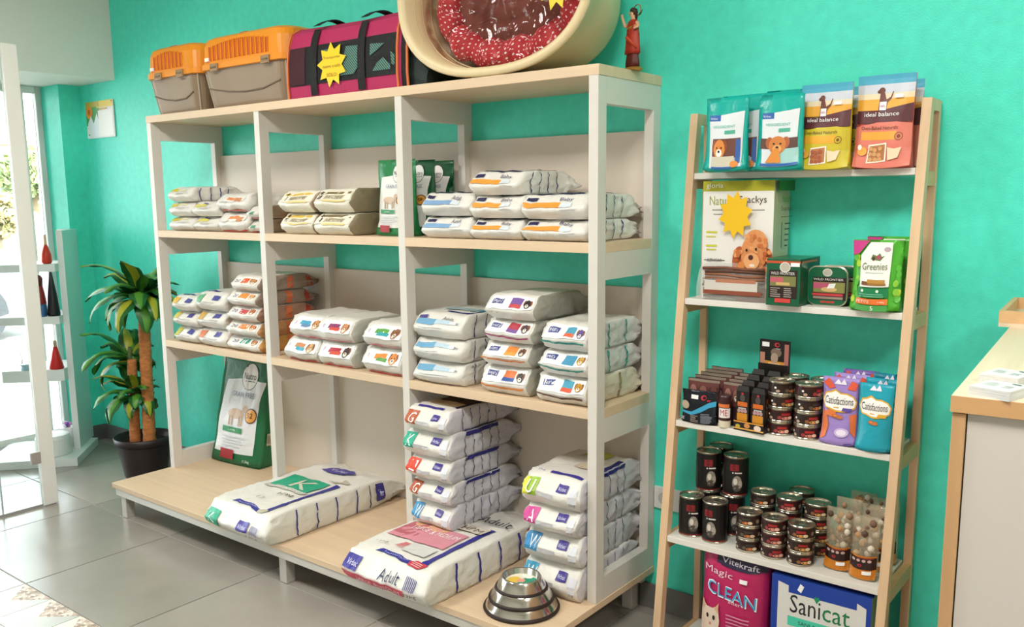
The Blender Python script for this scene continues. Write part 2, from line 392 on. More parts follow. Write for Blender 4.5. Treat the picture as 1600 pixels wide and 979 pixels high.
def tree(x, y, h, r, label, seed, cols):
    t = thing('street_tree', label, 'tree', (x, y, -0.12), 0, 'trees on the street'); rn = random.Random(seed)
    q = MB(); q.tube([(0, 0, 0), (0.05, 0, h*0.4), (0, 0.05, h*0.7)], [0.12, 0.09, 0.05], M('8a7860', 0.9)); q.build('trunk', t, smooth=True)
    q = MB()
    for _ in range(1400):
        p = Vector((rn.gauss(0, 1), rn.gauss(0, 1), rn.gauss(0, 1))).normalized()*r*rn.random()**0.4; p.z = p.z*0.8+h*0.8
        a = Vector((rn.gauss(0, 1), rn.gauss(0, 1), rn.gauss(0, 1))).normalized()*0.075; c2 = a.cross(Vector((rn.gauss(0, 1), rn.gauss(0, 1), rn.gauss(0, 1)))).normalized()*0.035
        q.add([p-a, p+c2, p+a, p-c2], [(0, 1, 2, 3)], M(rn.choice(cols), 0.7))
    tag(q.build('foliage', t), kind='stuff')
tree(-11.6, 4.25, 2.45, 0.55, 'round yellow-green street tree seen beside the window frame', 5, ['8f9a6a', 'a8a878', '7c8a5c'])
tree(-11.2, 3.45, 1.6, 0.45, 'low ochre-leaved street tree behind the glass door', 8, ['b5a070', 'a89468', '9a9868'])
c = thing('parked_car', 'silver-grey parked car outside, seen through the glass door', 'car', (-7.2, 0.0, -0.10), R(90))
cm = M('6f7880', 0.3, 0.2)
q = MB(); q.rings([[(xx, yy*0.85*(1 if zz < .75 else .86), zz) for yy, zz in ((-1, .25), (-1, .7), (-.95, .8), (.95, .8), (1, .7), (1, .25))] for xx in (-2.05, -1.9, 1.9, 2.05)], cm); q.build('body', c, bevel=0.05)
q = MB(); q.hexa([(-1.3, -.8, .78), (1.1, -.8, .78), (1.1, .8, .78), (-1.3, .8, .78)], [(-.8, -.65, 1.35), (.5, -.65, 1.35), (.5, .65, 1.35), (-.8, .65, 1.35)], M('59646c', 0.1)); q.build('cabin', c, bevel=0.05)
for wx in (-1.25, 1.25):
    for wy in (-0.86, 0.70):
        q = MB(); q.rings([[(wx+0.32*math.cos(k*math.pi/9), wy+s, 0.32+0.32*math.sin(k*math.pi/9)) for k in range(18)] for s in (0, 0.16)], M('33353a', 0.6)); q.build('wheel', c)

# ------------------------------------------------------------------ the big shelving unit
W_, D_, PT, PD, ZT = 0.7753, 0.3632, 0.0321, 0.0444, 1.7562
F_ = -D_; L_ = 3*W_+PT; Z1, Z2, Z0 = 0.7588, 1.2557, 0.151; HT = 0.0298; YF = -0.6489
lac = M('d6d0c8', 0.42, name='white_lacquer'); pan = M('d6cabc', 0.5, name='bounce_warmed_lacquer'); wd = wood('dabf9f', 'x', 0.05, 'beech_laminate'); wde = wood('cfae8a', 'x', 0.08, 'beech_edge')  # back panel colour is warmed to paint in bounce light from the boards
unit = thing('shelving_unit', 'long white three-bay shelving unit with beech boards and a deep low platform', 'shelving', (0, 0, 0))
for i in range(4):
    x0 = i*W_; x1 = x0+PT
    fo = MB(); fo.box(x0, x1, F_, F_+PD, Z0, ZT-HT, lac); fo.build('post', unit, bevel=0.0012)
    fo = MB(); fo.box(x0, x1, -PD-0.001, -0.001, Z0, ZT-HT, lac); fo.build('post', unit, bevel=0.0012)
    for (za, zb) in ((1.651, ZT-HT), (1.146, Z2-HT), (0.653, Z1-HT), (Z0, 0.226)):
        fo = MB(); fo.box(x0+0.0002, x1-0.0002, F_+PD, -PD, za, zb, lac); fo.build('rail', unit)
fo = MB(); fo.box(-0.002, L_+0.002, F_-0.001, 0.0, ZT-HT, ZT, wd); fo.build('top_board', unit, bevel=0.001)
for z in (Z2, Z1):
    fo = MB(); fo.box(0.0015, L_-0.001, F_+0.0008, -0.002, z-HT, z, wd); fo.build('shelf', unit, bevel=0.001)
for i in range(3):
    for (za, zb) in ((Z2, 1.592), (Z1, 1.094), (Z0, 0.70)):
        fo = MB(); fo.box(i*W_+PT, (i+1)*W_, -0.018, -0.002, za, zb, pan); fo.build('back_panel', unit)
fo = MB(); fo.box(-0.003, L_+0.003, YF, 0.0, Z0-0.022, Z0, wd); fo.build('platform', unit, bevel=0.001)
fo = MB(); fo.box(0.02, L_-0.02, YF+0.004, YF+0.03, Z0-0.052, Z0-0.022, M('cfcac3', 0.35, 0.2)); fo.box(0.02, L_-0.02, -0.05, -0.02, Z0-0.052, Z0-0.022, M('cfcac3', 0.35, 0.2)); fo.build('base_beam', unit)
for x in (0.045, 1.16, 2.27):
    for y in (YF+0.012, -0.06):
        fo = MB(); fo.box(x, x+0.04, y, y+0.04, 0, Z0-0.052, M('c4beb6', 0.35, 0.3)); fo.build('foot', unit, bevel=0.002)

# ------------------------------------------------------------------ ladder shelf
bir = wood('d9b893', 'z', 0.08, 'birch'); birx = wood('d2a878', 'y', 0.08, 'birch_y'); shw = M('e0dbd2', 0.45, name='shelf_white')
lad = thing('ladder_shelf', 'birch ladder shelf with slanting front legs and five white shelves', 'shelf', (2.52, 0, 0))
LX = 0.655; LW = 0.024
def fy(z): return -0.119-(1.624-z)*0.118
LZ = [1.453, 1.091, 0.732, 0.385, 0.03]
for x in (0, LX-LW):
    q = MB(); zt = 1.624
    q.hexa([(x, fy(0), 0), (x+LW, fy(0), 0), (x+LW, fy(0)+0.03, 0), (x, fy(0)+0.03, 0)], [(x, fy(zt), zt), (x+LW, fy(zt), zt), (x+LW, fy(zt)+0.03, zt), (x, fy(zt)+0.03, zt)], bir)
    q.build('front_leg', lad, bevel=0.0015)
    q = MB(); q.box(x+0.001, x+LW-0.001, -0.03, -0.013, 0, 1.6225, bir); q.build('back_leg', lad, bevel=0.001)
    q = MB(); q.box(x+0.002, x+LW-0.002, fy(1.6)+0.025, -0.03, 1.595, 1.6235, bir); q.build('top_rail', lad)
    for z in LZ:
        q = MB(); q.box(x+0.002, x+LW-0.002, fy(z)+0.022, -0.03, z-0.045, z-0.008, birx); q.build('side_rail', lad)
for z in LZ:
    q = MB(); q.box(LW+0.0005, LX-LW-0.0005, fy(z)+0.002, -0.032, z-0.018, z, shw); q.build('shelf', lad, bevel=0.0015)

# ------------------------------------------------------------------ counter with card stacks
ct = thing('sales_counter', 'tall shop counter with beech top, beech edge and pale panel', 'counter', (3.467, -1.165, 0), R(3.4))
ctw = wood('d9c3a6', 'y', 0.07, 'beech_top'); ce = wood('c79a6a', 'x', 0.10, 'oak_edge'); cz = wood('c0966a', 'z', 0.10, 'oak_stile')
q = MB(); q.box(0, 1.2, 0.0, 1.045, 1.082, 1.105, ctw); q.box(-0.0005, 1.2, -0.0012, 0.0, 1.081, 1.1045, ce); q.build('worktop', ct)
q = MB(); q.box(0.002, 0.020, 0.002, 1.04, 0, 1.079, cz); q.build('side_panel', ct, bevel=0.001)
q = MB(); q.box(0.022, 1.19, 0.006, 0.024, 0.0, 1.079, M('c9c0b8', 0.5, name='counter_panel')); q.build('front_panel', ct)
cardm = M('d0d0cd', 0.5)
def cards(x, y, z, rz, n, lab, w_=0.056, d_=0.065):
    t = thing('card_stack', lab, 'cards', (x, y, z), rz, 'card stacks on the counter')
    rn = random.Random(n)
    for k in range(n):
        o = MB(); dx = rn.uniform(-.0006, .0006); o.box(dx, w_+dx, 0, d_, k*0.0035, k*0.0035+0.0033, cardm)
        if k == n-1: deco(o, lambda f, u, v, off: Vector((u*w_, v*d_, k*0.0035+0.0033+off)), lines('T', .12, .45, .35, .75, 3, 'a9b0b0')+lines('T', .6, .85, .3, .6, 2, 'b5b5b5')+[('r', 'T', .62, .85, .8, .86, '55585a', 1, 1)], 0.0003, 0.0001)
        o.build('card', t)
cards(3.486, -1.150, 1.105, R(-16), 4, 'white card stack at the front corner of the counter')
cards(3.480, -1.045, 1.105, R(-14), 4, 'white card stack just behind the corner stack on the counter')
cards(3.520, -0.83, 1.105, R(-20), 4, 'white card stack cut by the right edge of the picture', 0.09, 0.09)
t = thing('wooden_tray', 'small low wooden tray at the far end of the counter', 'tray', (3.400, -0.40, 1.105), R(3.4))
q = MB(); q.box(0, 0.22, 0, 0.3, 0, 0.008, ctw); q.build('tray_bottom', t)
for bx in ((0, .22, 0, .01), (0, .22, .29, .3), (0, .01, .01, .29), (.21, .22, .01, .29)):
    q = MB(); q.box(*bx, 0.008, 0.034, birx); q.build('rim', t)

# ------------------------------------------------------------------ socket, poster
s = thing('wall_socket', 'white double wall socket between the big shelving and the ladder shelf', 'socket', (2.36, 0, 0.36))
q = MB(); q.box(0, 0.15, -0.010, 0.0, 0, 0.075, M('dcdad6', 0.35)); q.build('cover_plate', s, bevel=0.003)
for xx in (0.0375, 0.1125):
    q = MB(); q.rings([[(xx+0.021*math.cos(k*math.pi/10), yy, 0.0375+0.021*math.sin(k*math.pi/10)) for k in range(20)] for yy in (-0.0105, -0.0101)], M('b9b6b0', 0.4)); q.build('socket_insert', s)
p = thing('poster', 'small green and yellow photo poster with a white panel on the turquoise wall', 'poster', (-1.227, -0.003, 1.73))
q = MB(); q.box(0, 0.295, -0.004, 0, 0, 0.196, M('e9e6df', 0.5)); q.build('sheet', p)
PF = lambda f, u, v, off: Vector((u*0.295, -0.004-off, v*0.196))
q = MB(); deco(q, PF, [('r', 'F', 0, .5, .35, 1, '4f9a4c'), ('r', 'F', .4, 1, .82, 1, 'e6c64a'), ('r', 'F', 0, .5, .85, 1, 'b9a83c'), ('e', 'F', .12, .72, .12, .18, 'e0902c'), ('e', 'F', .12, .72, .05, .08, 'c2571d'),
    ('p', 'F', [(0, 0), (.1, .1), (.05, .4), (.18, .62), (.27, .4), (.4, .68), (.5, .3), (.5, 0)], 'dfe4ea'), ('r', 'F', .45, .97, .04, .74, 'f1ece8'), ('r', 'F', .05, .1, .08, .12, '5a7a4a'), ('e', 'F', .95, .96, .015, .02, '333333'), ('r', 'F', .5, .8, .76, .80, 'cf9a3a')], 0.0004, 0.0002); q.build('print', p)
# ------------------------------------------------------------------ kibble bags
def film(h, rough=0.36, nm='bag_film'): return M(h, rough, bump=0.35, bscale=38, name=nm)
WHITE = film('dfdbd3'); CREAM = film('e6e0d0'); KRAFT = film('a8937a'); GREY = film('cfcdc9'); GREYV = film('c9c7cc')
NAVY = '2c2c86'
SEED = [0]
def bag(x0, x1, z0, z1, label, group, specs, yf=F_+0.02, L=0.29, body=None, side=None, front=None, rz=0.0, res=(14, 24, 9), amp=1.15, dx=0, tail=0.66, fr=0.022, name='kibble_bag', dz=0):
    SEED[0] += 1; sd = SEED[0]; rn = random.Random(sd)
    W, H = (x1-x0)-0.003, (z1-z0)
    t = thing(name, label, 'bag', ((x0+x1)/2+dx, yf, z0), rz+rn.uniform(-.012, .012), group)
    D, F = bagmap(W, L, H, sd, amp, tail, front=fr)
    q = MB(); gridbox(q, D, *res, body or WHITE, side, front); q.build('sack', t, smooth=True)
    q = MB(); deco(q, F, [x for x in specs if x[1] in 'F'], 0.0021, 0.00025)
    if q.v: q.build('printed_label', t)
    for fc, nm_ in (('T', 'top_print'), ('R', 'side_print')):
        q = MB(); deco(q, F, [x for x in specs if x[1] == fc], 0.0036 if fc == 'R' else 0.0024, 0.00025)
        if q.v: q.build(nm_, t)
    return t
def arcs(ts, col='3b3b80', w=0.012): return [('r', 'R', t, t+w, .04, .96, col, 1, 8) for t in ts]
GR = 'kibble bags stacked on the shelving unit'
RANK = {1: ['single'], 2: ['lower', 'upper'], 3: ['lowest', 'middle', 'topmost'], 4: ['lowest', 'second lowest', 'third', 'topmost'], 5: ['lowest', 'second lowest', 'middle', 'second highest', 'topmost']}
def stack(rows, x0, x1, desc, where, sp, base, L=0.29, jit=0.006, **k):
    """rows: list of heights, or (height, dx0, dx1)"""
    z = base; n = len(rows); rn = random.Random(int(x0*1000)+n)
    for i, r in enumerate(rows):
        h, a, c = r if isinstance(r, tuple) else (r, 0, 0)
        specs = sp[i] if isinstance(sp, list) and sp and isinstance(sp[0], list) else sp
        d_ = desc[i] if isinstance(desc, list) else desc
        kk = dict(k)
        for key in ('side', 'body', 'front'):
            if isinstance(kk.get(key), list): kk[key] = kk[key][i]
        bag(x0+a, x1+c, z, z+h*1.0, '%s %s, %s' % (RANK[n][i], d_, where), GR, specs, L=L, dx=rn.uniform(-jit, jit)*0.3, yf=k.get('yf', F_+0.02)+rn.uniform(0, jit), **{a_: b_ for a_, b_ in kk.items() if a_ != 'yf'})
        z += h*0.995
T4 = 'T'
def yb(n): return [('r', 'F', .02, .34, .74, .93, 'cdbf3e'), ('r', 'F', .34, .7, .80, .90, 'e3dcae')]+lines('F', .4, .9, .55, .7, 2, 'b8b5b0', n)+arcs((.12, .3, .48, .62), '44448c', .018)
# bay 1, upper shelf
stack([.0635]*3, .12, .30, 'yellow-striped small white bag', 'first stack, upper shelf by plant', yb(1), Z2, L=.27)
stack([.0635]*2, .303, .485, 'yellow-striped small white bag', 'second stack, upper shelf by plant', [('r', 'F', .02, .5, .72, .9, 'd6cc62')]+lines('F', .3, .9, .5, .66, 2, 'b8b5b0', 3)+[('r', 'F', .3, .5, .9, .97, '4a4a90')], Z2, L=.27)
stack([.085, .074], .488, .688, 'white bag with orange label', 'upper shelf, left bay', [('p', 'F', [(.12, .62), (.5, .9), (.9, .86), (.9, .66), (.5, .56)], 'e9e2da'), ('r', 'F', .3, .62, .68, .84, 'e08a52'), ('r', 'F', .62, .8, .6, .8, 'c98a60'), ('r', 'F', .05, .95, .03, .10, 'c9463c')]+lines('F', .1, .5, .5, .62, 2, 'c5bfba', 4), Z2, L=.28)
stack([.055, .055], .692, .772, 'narrow brown-sided bag', 'upper shelf, against second post', [('r', 'F', .3, .7, .4, .6, '4f9a7a'), ('r', 'F', .05, .95, .04, .12, 'c9463c')]+[('r', 'R', .5, .62, .1, .9, 'c98a70', 1, 4)], Z2, L=.28, side=KRAFT)
# bay 2, upper shelf
def hy(c1): return [('r', 'F', .02, .98, .55, .96, 'eae2cf'), ('r', 'F', .04, .95, .84, .94, c1), ('r', 'F', .05, .17, .62, .8, '3a3436'), ('e', 'F', .11, .9, .03, .07, '3a3436'), ('t', 'F', 'VE', .065, .66, .08, .1, 'eae2cf'), ('r', 'F', .3, .9, .50, .58, 'e7cf8e')]+lines('F', .25, .85, .62, .82, 3, 'c9bd9c', 5)+[('t', 'F', 'RECIPE', .3, .66, .5, .12, '8f856a')]
stack([.083, .082], .905, 1.095, 'cream bag with yellow label', 'pair at left of middle upper shelf', hy('d9b84a'), Z2, L=.27, body=CREAM, side=[KRAFT, KRAFT], fr=.026)
stack([.083, .088], 1.10, 1.305, 'cream bag with brown side', 'beside the tall green pouches', hy('7a6a48'), Z2, L=.28, body=CREAM, side=[film('8f8266'), film('8f8266')], fr=.026)
# bay 3, upper shelf
def ad(col, txt): return [('r', 'F', .02, .62, .52, .72, col), ('r', 'F', .62, .8, .54, .72, 'd5dde2'), ('r', 'F', .03, .2, .80, .94, '25254f'), ('t', 'F', txt, .58, .76, .22, .17, '2c2c5c')]+lines('F', .65, .9, .38, .5, 2, 'c9c9cc', 6)+[('r', 'T', .1, .9, .03, .08, '26264c', 8, 1), ('r', 'T', .93, .98, .08, .7, '26264c', 1, 8)]+arcs((.14, .30, .46, .62), '3a3a66', .014)
stack([.074, .077], 1.655, 1.868, 'white bag with pale blue bar', 'upper shelf beside third post', ad('7fa3c8', 'Adult'), Z2, L=.28)
stack([.068, .073, .074], 1.872, 2.072, 'white bag with orange bar', 'centre stack, right bay upper shelf', ad('e59a3c', 'Baby'), Z2, L=.28)
stack([.066, .076], 2.078, 2.312, 'wide orange-barred white bag', 'right end of upper shelf', ad('e8953a', 'Baby'), Z2, L=.30)
# bay 1, middle shelf
def vb(c, n): return [('r', 'F', .02, .22, .52, .92, c), ('r', 'F', .55, .78, .66, .9, '4a4a92')]+lines('F', .25, .8, .38, .6, 2, 'bdb6ae', n)+[('r', 'T', .1, .6, .05, .12, '3c3c80', 4, 1)]
stack([.072, .070, .068], .10, .275, 'small white bag with yellow corner label', 'leftmost middle-shelf stack', [vb('b8b43c', 1), vb('c9b84a', 2), vb('d9b23c', 3)], Z1, L=.28)
stack([.080, .078, .080], .285, .488, 'small white bag with coloured corner', 'second middle-shelf stack from plant', [vb('d0784a', 1), vb('c9a04a', 2), vb('4aa06a', 3)], Z1, L=.28)
def pe(c1, c2, n, t='20'): return [('p', 'F', [(.05, .5), (.15, .95), (.95, .95), (.95, .5)], 'f0ebe4'), ('r', 'F', .38, .68, .6, .86, c1)]+pet('F', .82, .72, .09, .16, c2)+[('t', 'F', t, .14, .66, .18, .16, '5a5a86'), ('r', 'F', .05, .95, .04, .1, 'c9a08a')]+[('r', 'R', .45, .55, .08, .92, 'c96a44', 1, 4), ('r', 'R', .8, .88, .08, .92, 'a8402c', 1, 4)]
stack([(.066, 0, 0), (.064, .01, 0), (.064, .02, 0), (.064, .03, 0), (.064, .05, .01)], .495, .718, 'white bag with pet picture and brown side', 'tall stack by second post', [pe('3f9a8c', 'c98a60', 1), pe('e08a4a', 'd98a50', 2), pe('c04848', 'b5683c', 3), pe('e0903c', 'd9a060', 4), pe('e0602c', 'c9905a', 5)], Z1, L=.29, side=[film('c9944e'), film('bd8a58'), film('a8806a'), film('9a8474'), film('9c8878')])
# bay 2, middle shelf
def rc(c1, c2, pc, n): return [('p', 'F', [(.02, .45), (.12, .97), (.97, .97), (.97, .45)], 'f1efec'), ('e', 'F', .14, .72, .03, .09, 'c9b9c9'), ('r', 'F', .30, .62, .64, .82, c1), ('r', 'F', .38, .66, .56, .68, c2)]+pet('F', .80, .68, .10, .20, pc)+[('r', 'F', .06, .96, .03, .09, 'c03540', 8, 1)]
stack([(.095, 0, 0), (.092, .035, .035)], .885, 1.085, 'white bag with kitten picture and red hem', 'left of middle shelf centre', [rc('c98a5c', '4aa6c0', 'c9a06a', 1), rc('4aa0c0', '6a8ab0', 'c98a50', 2)], Z1, L=.30, side=GREY)
stack([(.098, 0, 0), (.088, .005, .005)], 1.09, 1.285, 'red-labelled white bag with crinkled grey side', 'centre of middle shelf', [rc('b03a4a', 'c9503c', '3a2c30', 3), rc('8a3a6a', 'c9483c', 'c98a60', 4)], Z1, L=.31, side=[film('b5b3a8'), film('b9b6aa')])
stack([(.100, 0, 0), (.088, .01, .01)], 1.335, 1.540, 'white bag with green stripe and dog picture', 'against third post', [rc('e08a3c', '5a9a4c', 'd98a4a', 5), rc('5aa04c', '3aa0a8', '8a5a40', 6)], Z1, L=.30, side=GREY)
# bay 3, middle shelf
def vt(n): return [('r', 'F', .03, .42, .62, .84, '6fa3c4'), ('r', 'F', .42, .72, .66, .82, 'b9d0de'), ('r', 'F', .72, .86, .68, .8, 'd9dfe2')]+lines('F', .1, .8, .35, .55, 3, 'd5d5d5', n)+[('t', 'F', '3kg', .84, .68, .08, .1, '6a6a80')]+arcs((.16, .34, .52), '4a4a72', .014)
vtt = vt(3)+[('r', 'F', .04, .2, .86, .97, '43347c'), ('t', 'F', 'Adult', .55, .84, .22, .12, '3a3a48'), ('r', 'T', .45, .98, .12, .17, NAVY, 6, 1), ('r', 'T', .86, .95, .17, .62, '2c7a9a', 1, 6), ('r', 'T', .2, .8, .3, .5, '9fb3b8', 4, 3)]
stack([.080, .079, .085], 1.600, 1.825, 'large white bag with blue fading bar', 'middle shelf beside third post', [vt(1), vt(2), vtt], Z1, L=.31, res=(16, 26, 10))
def hl(c1, c2, pc, hem, n): return [('p', 'F', [(.02, .5), (.06, .97), (.97, .97), (.97, .5)], 'f3f2ef'), ('r', 'F', .1, .34, .68, .86, '3b4684'), ('t', 'F', "Hill's", .13, .72, .18, .1, 'eeeef4'), ('r', 'F', .5, .74, .56, .9, c1), ('r', 'F', .5, .74, .56, .68, c2)]+pet('F', .86, .72, .08, .16, pc)+[('p', 'F', [(.02, .42), (.3, .38), (.6, .34), (.97, .36), (.97, .28), (.6, .26), (.3, .30), (.02, .34)], hem)]
stack([(.094, 0, 0), (.078, .01, .01), (.075, .02, .02), (.082, .03, .03)], 1.902, 2.092, 'banded white bag with greyish pleated side', 'centre stack, right middle shelf', [hl('d9743a', '3b5aa0', '2a2420', 'd9853c', 1), hl('e08a3c', 'e6a04c', '5a4030', 'd98a4c', 2), hl('b03a48', '7a5a9c', '4a3440', 'a03a6c', 3), hl('7a5aa0', 'c04848', '2c2830', 'd5d2cd', 4)], Z1, L=.29, side=[film('a8a598'), film('b0ada2'), film('aaa79c'), film('a5a298')])
tl = arcs((.3, .62), '2f8f84', .022)
stack([(.090, 0, 0), (.078, .01, .0), (.086, .02, .0)], 2.130, 2.318, ['white bag with brown hem', 'white bag with teal hem', 'large white bag with teal hem'], 'right end of middle shelf', [hl('4a9ab4', 'd95a3c', 'b8862c', '6a4a34', 1)+arcs((.5,), '8a7a50', .03), hl('4a93b4', '4a93b4', 'c9a04a', '2f8f84', 2)+tl, hl('4a9ab4', 'e06a4a', '5a4a8a', '2f8f84', 3)+tl], Z1, L=.33, side=[film('d5cdb8'), GREY, GREY], tail=.7)
# platform: the big sacks and letter-coded stacks
def big(x0, x1, label, specs, seed, z1, L, yf, rz=0):
    SEED[0] += 1; W = x1-x0; H = z1-Z0
    t = thing('kibble_sack', label, 'sack', ((x0+x1)/2, yf, Z0), rz, 'twelve kilo sacks lying on the platform')
    D, F = bagmap(W, L, H, seed, 1.05, .62, front=.024)
    q = MB(); gridbox(q, D, 30, 48, 12, film('e2dfd6'), film('d6d3c8'), film('e4e1da')); q.build('sack', t, smooth=True)
    for fc, nm_ in (('F', 'end_print'), ('T', 'top_print'), ('R', 'side_print')):
        q = MB(); deco(q, F, [x for x in specs if x[1] == fc], 0.0040 if fc == 'R' else 0.0030, 0.0003); q.build(nm_, t)
NB = [('p', 'T', [(.24, .035), (.3, .06), (.45, .062), (.62, .052), (.74, .035), (.74, .005), (.6, .022), (.45, .032), (.3, .03)], NAVY), ('r', 'T', .80, .865, .035, .56, NAVY, 2, 16), ('t', 'T', 'NUTRITION', .36, .035, .3, .012, 'b9b9e6')]
sK = NB+[('p', 'T', [(.74, .0), (.82, .005), (.86, .045), (.78, .05), (.73, .03)], 'b9b6a2'), ('r', 'T', .12, .74, .36, .545, '17a07c', 12, 6), ('p', 'T', [(.10, .325), (.74, .325), (.78, .36), (.10, .36)], 'c5bfb6'), ('t', 'T', 'K', .40, .375, .26, .13, 'cfcdb8'), ('t', 'T', 'KIDNEY', .44, .335, .3, .02, 'e9f2ea'), ('t', 'T', 'HPM', .5, .25, .22, .035, '4a403c'), ('t', 'T', '12', .42, .14, .09, .03, '8a8884'), ('p', 'T', [(.2, .72), (.35, .78), (.62, .79), (.72, .75), (.6, .70), (.35, .69)], '4a3f8c'), ('t', 'T', 'Virbac', .34, .72, .26, .035, 'cfcbe6'), ('p', 'T', [(.62, .58), (.8, .6), (.78, .64), (.9, .62), (.88, .60), (.74, .57)], 'bdb5a4'),
    ('p', 'F', [(.0, .24), (.02, .80), (.24, .76), (.24, .20)], '17a07c'), ('t', 'F', 'K', .06, .32, .12, .34, 'dff0e6'), ('r', 'F', .58, .74, .38, .72, '4a3f96'), ('t', 'F', 'Virbac', .6, .5, .12, .12, 'e0def2')]+barcode('F', .78, .9, .35, .65, '77749c')+[('t', 'F', '12kg', .74, .20, .16, .13, '6a6a70')]+arcs((.17, .31, .45, .60), '34347a', .009)+[('r', 'R', .70, .706, .05, .95, '3a3a50', 1, 6), ('r', 'R', .75, .82, .22, .92, '2f2a80', 2, 5), ('t', 'R', 'Virbac', .765, .4, .04, .3, 'c9c9ee')]
big(.805, 1.185, 'long white 12kg sack with green K panel on the platform', sK, 21, Z0+.112, .68, -.685)
sA = NB+[('p', 'T', [(.72, -.0), (.84, .0), (.88, .05), (.76, .055), (.70, .03)], 'c23a4a')]+[('p', 'T', [(.74, .012+k*.012), (.84, .012+k*.012), (.84, .016+k*.012), (.74, .016+k*.012)], 'f0d5d5') for k in range(3)]+[('r', 'T', .06, .76, .22, .42, 'd48a98', 12, 6), ('r', 'T', .06, .34, .26, .42, 'b8606a', 5, 4), ('e', 'T', .32, .41, .22, .045, 'd9a584'), ('t', 'T', 'LARGE & MEDIUM', .16, .33, .58, .045, 'f6e9ea'), ('r', 'T', .46, .74, .10, .20, 'cfcdc9', 4, 3)]+[('p', 'T', [(.34+.03*k, .12), (.355+.03*k, .12), (.40+.02*k, .185), (.385+.02*k, .185)], 'c9505a') for k in range(4)]+[('r', 'T', .54, .84, .46, .54, 'cfc7b8', 4, 2), ('t', 'T', 'HPM', .56, .47, .24, .045, '6a6258'), ('t', 'T', 'Adult', .56, .60, .38, .07, '24242c'), ('t', 'T', '12kg', .14, .10, .14, .022, '55585c'),
    ('r', 'F', .01, .18, .52, .92, '3a2f90'), ('t', 'F', 'Virbac', .03, .64, .14, .16, 'dcdaf2'), ('r', 'F', .01, .78, .25, .46, 'c04a58', 12, 3), ('t', 'F', 'LARGE & MEDIUM', .2, .29, .54, .12, 'f0c4c9'), ('t', 'F', 'Adult', .46, .54, .24, .30, '23254e')]+barcode('F', .77, .90, .50, .82, '4a4580')+[('t', 'F', '12kg', .80, .28, .14, .16, '2c2c30')]+arcs((.17, .33, .48, .63), '2c2c7c', .012)+[('r', 'R', .70, .75, .3, .95, 'b8323c', 2, 4), ('t', 'R', 'LARGE', .71, .4, .03, .4, 'f0d0d0'), ('t', 'R', 'Adult', .79, .4, .05, .3, '2c2c34'), ('r', 'R', .88, .93, .4, .98, '23254e', 2, 4)]
big(1.600, 1.975, 'long white 12kg sack with pink panel and Adult lettering', sA, 33, Z0+.112, .70, -.695)
def lt(ch, col, n, big_=False):
    s = [('r', 'F', .01, .25 if len(ch) == 1 else .3, .34, .90, col), ('t', 'F', ch, .08, .42, .13 if ch not in 'WM' else .17, .4, 'f1f1ee'), ('r', 'F', .27, .6, .38, .52, 'b5b2b4', 4, 1), ('r', 'F', .62, .80, .62, .86, '3c2f84'), ('t', 'F', 'Virbac', .64, .68, .14, .1, 'dedcf2'), ('r', 'F', .84, .97, .3, .8, 'd5d5dc', 2, 2), ('t', 'F', '3kg', .86, .2, .1, .14, '7c7c84'), ('r', 'F', .0, 1, .05, .07, 'cfcac0', 8, 1)]
    return s+arcs((.16, .28, .40, .52, .64), '4c4c66', .008)
def nv(s): return s+[('r', 'R', .16, .66, .86, 1.0, '26266e', 10, 1), ('r', 'T', .93, 1.0, .16, .66, '26266e', 1, 10)]
zs = Z0+.110
g6 = [('W', '3f8fc0', .090, 1.622, 1.805), ('G', 'b0502c', .082, 1.612, 1.806), ('I', 'd2442c', .083, 1.606, 1.806), ('K', '1fa584', .093, 1.585, 1.806), ('G', 'b55a34', .082, 1.608, 1.800)]
nm = ['blue W', 'lower brown G', 'red I', 'green K', 'brown G']
for i, (ch, col, h, xa, xb2) in enumerate(g6):
    s = lt(ch, col, i)
    if i in (1, 2, 3): s = nv(s)
    if i == 4: s = s+[('r', 'T', .1, .75, .02, .06, '3a2f84', 6, 1), ('r', 'T', .22, .9, .3, .75, '5a4634', 6, 5), ('r', 'T', .2, .9, .16, .3, 'c9b08a', 5, 2), ('r', 'T', .9, .97, .12, .72, '1f1f4c', 1, 8)]
    bag(xa, xb2, zs, zs+h, 'white bag lettered %s, %s of stack on the pink-panelled sack' % (nm[i].replace('lower ', ''), ['bottom', 'second', 'third', 'fourth', 'top'][i]), 'letter-coded bags stacked on the platform', s, yf=-.395+.004*(i % 2), L=.375, side=GREYV, res=(14, 28, 9), tail=.55)
    zs += h*.97
zs = Z0
g4 = [('W', '3f93b5', .112, 2.105, 2.322), ('W', '3a86b8', .100, 2.113, 2.322), ('A', 'c9408c', .086, 2.113, 2.318), ('U', '9cc03a', .100, 2.108, 2.324)]
for i, (ch, col, h, xa, xb2) in enumerate(g4):
    s = lt(ch, col, i+9)
    if i == 3: s = nv(s)+[('p', 'F', [(.01, .34), (.13, .34), (.07, .9), (.01, .9)], 'd9d83c'), ('t', 'F', 'U', .08, .42, .13, .4, 'f1f1ee'), ('r', 'T', .35, .95, .04, .08, '3a2f84', 6, 1), ('t', 'T', '3kg', .1, .04, .14, .03, '7c7c9c'), ('r', 'T', .25, .75, .62, .78, 'a3a83c', 4, 3), ('r', 'T', .5, .85, .3, .42, 'c9b9a0', 3, 2)]
    lb = ['white bag lettered blue W lying on the platform behind the steel bowls', 'white bag lettered blue W, second from platform by the right post', 'white bag lettered pink A below the green U bag', 'white bag lettered green U, top of the right platform stack'][i]
    bag(xa, xb2, zs, zs+h, lb, 'letter-coded bags stacked on the platform', s, yf=-.392+.004*(i % 2), L=.375, side=GREYV, res=(14, 28, 9), tail=.55)
    zs += h*.97

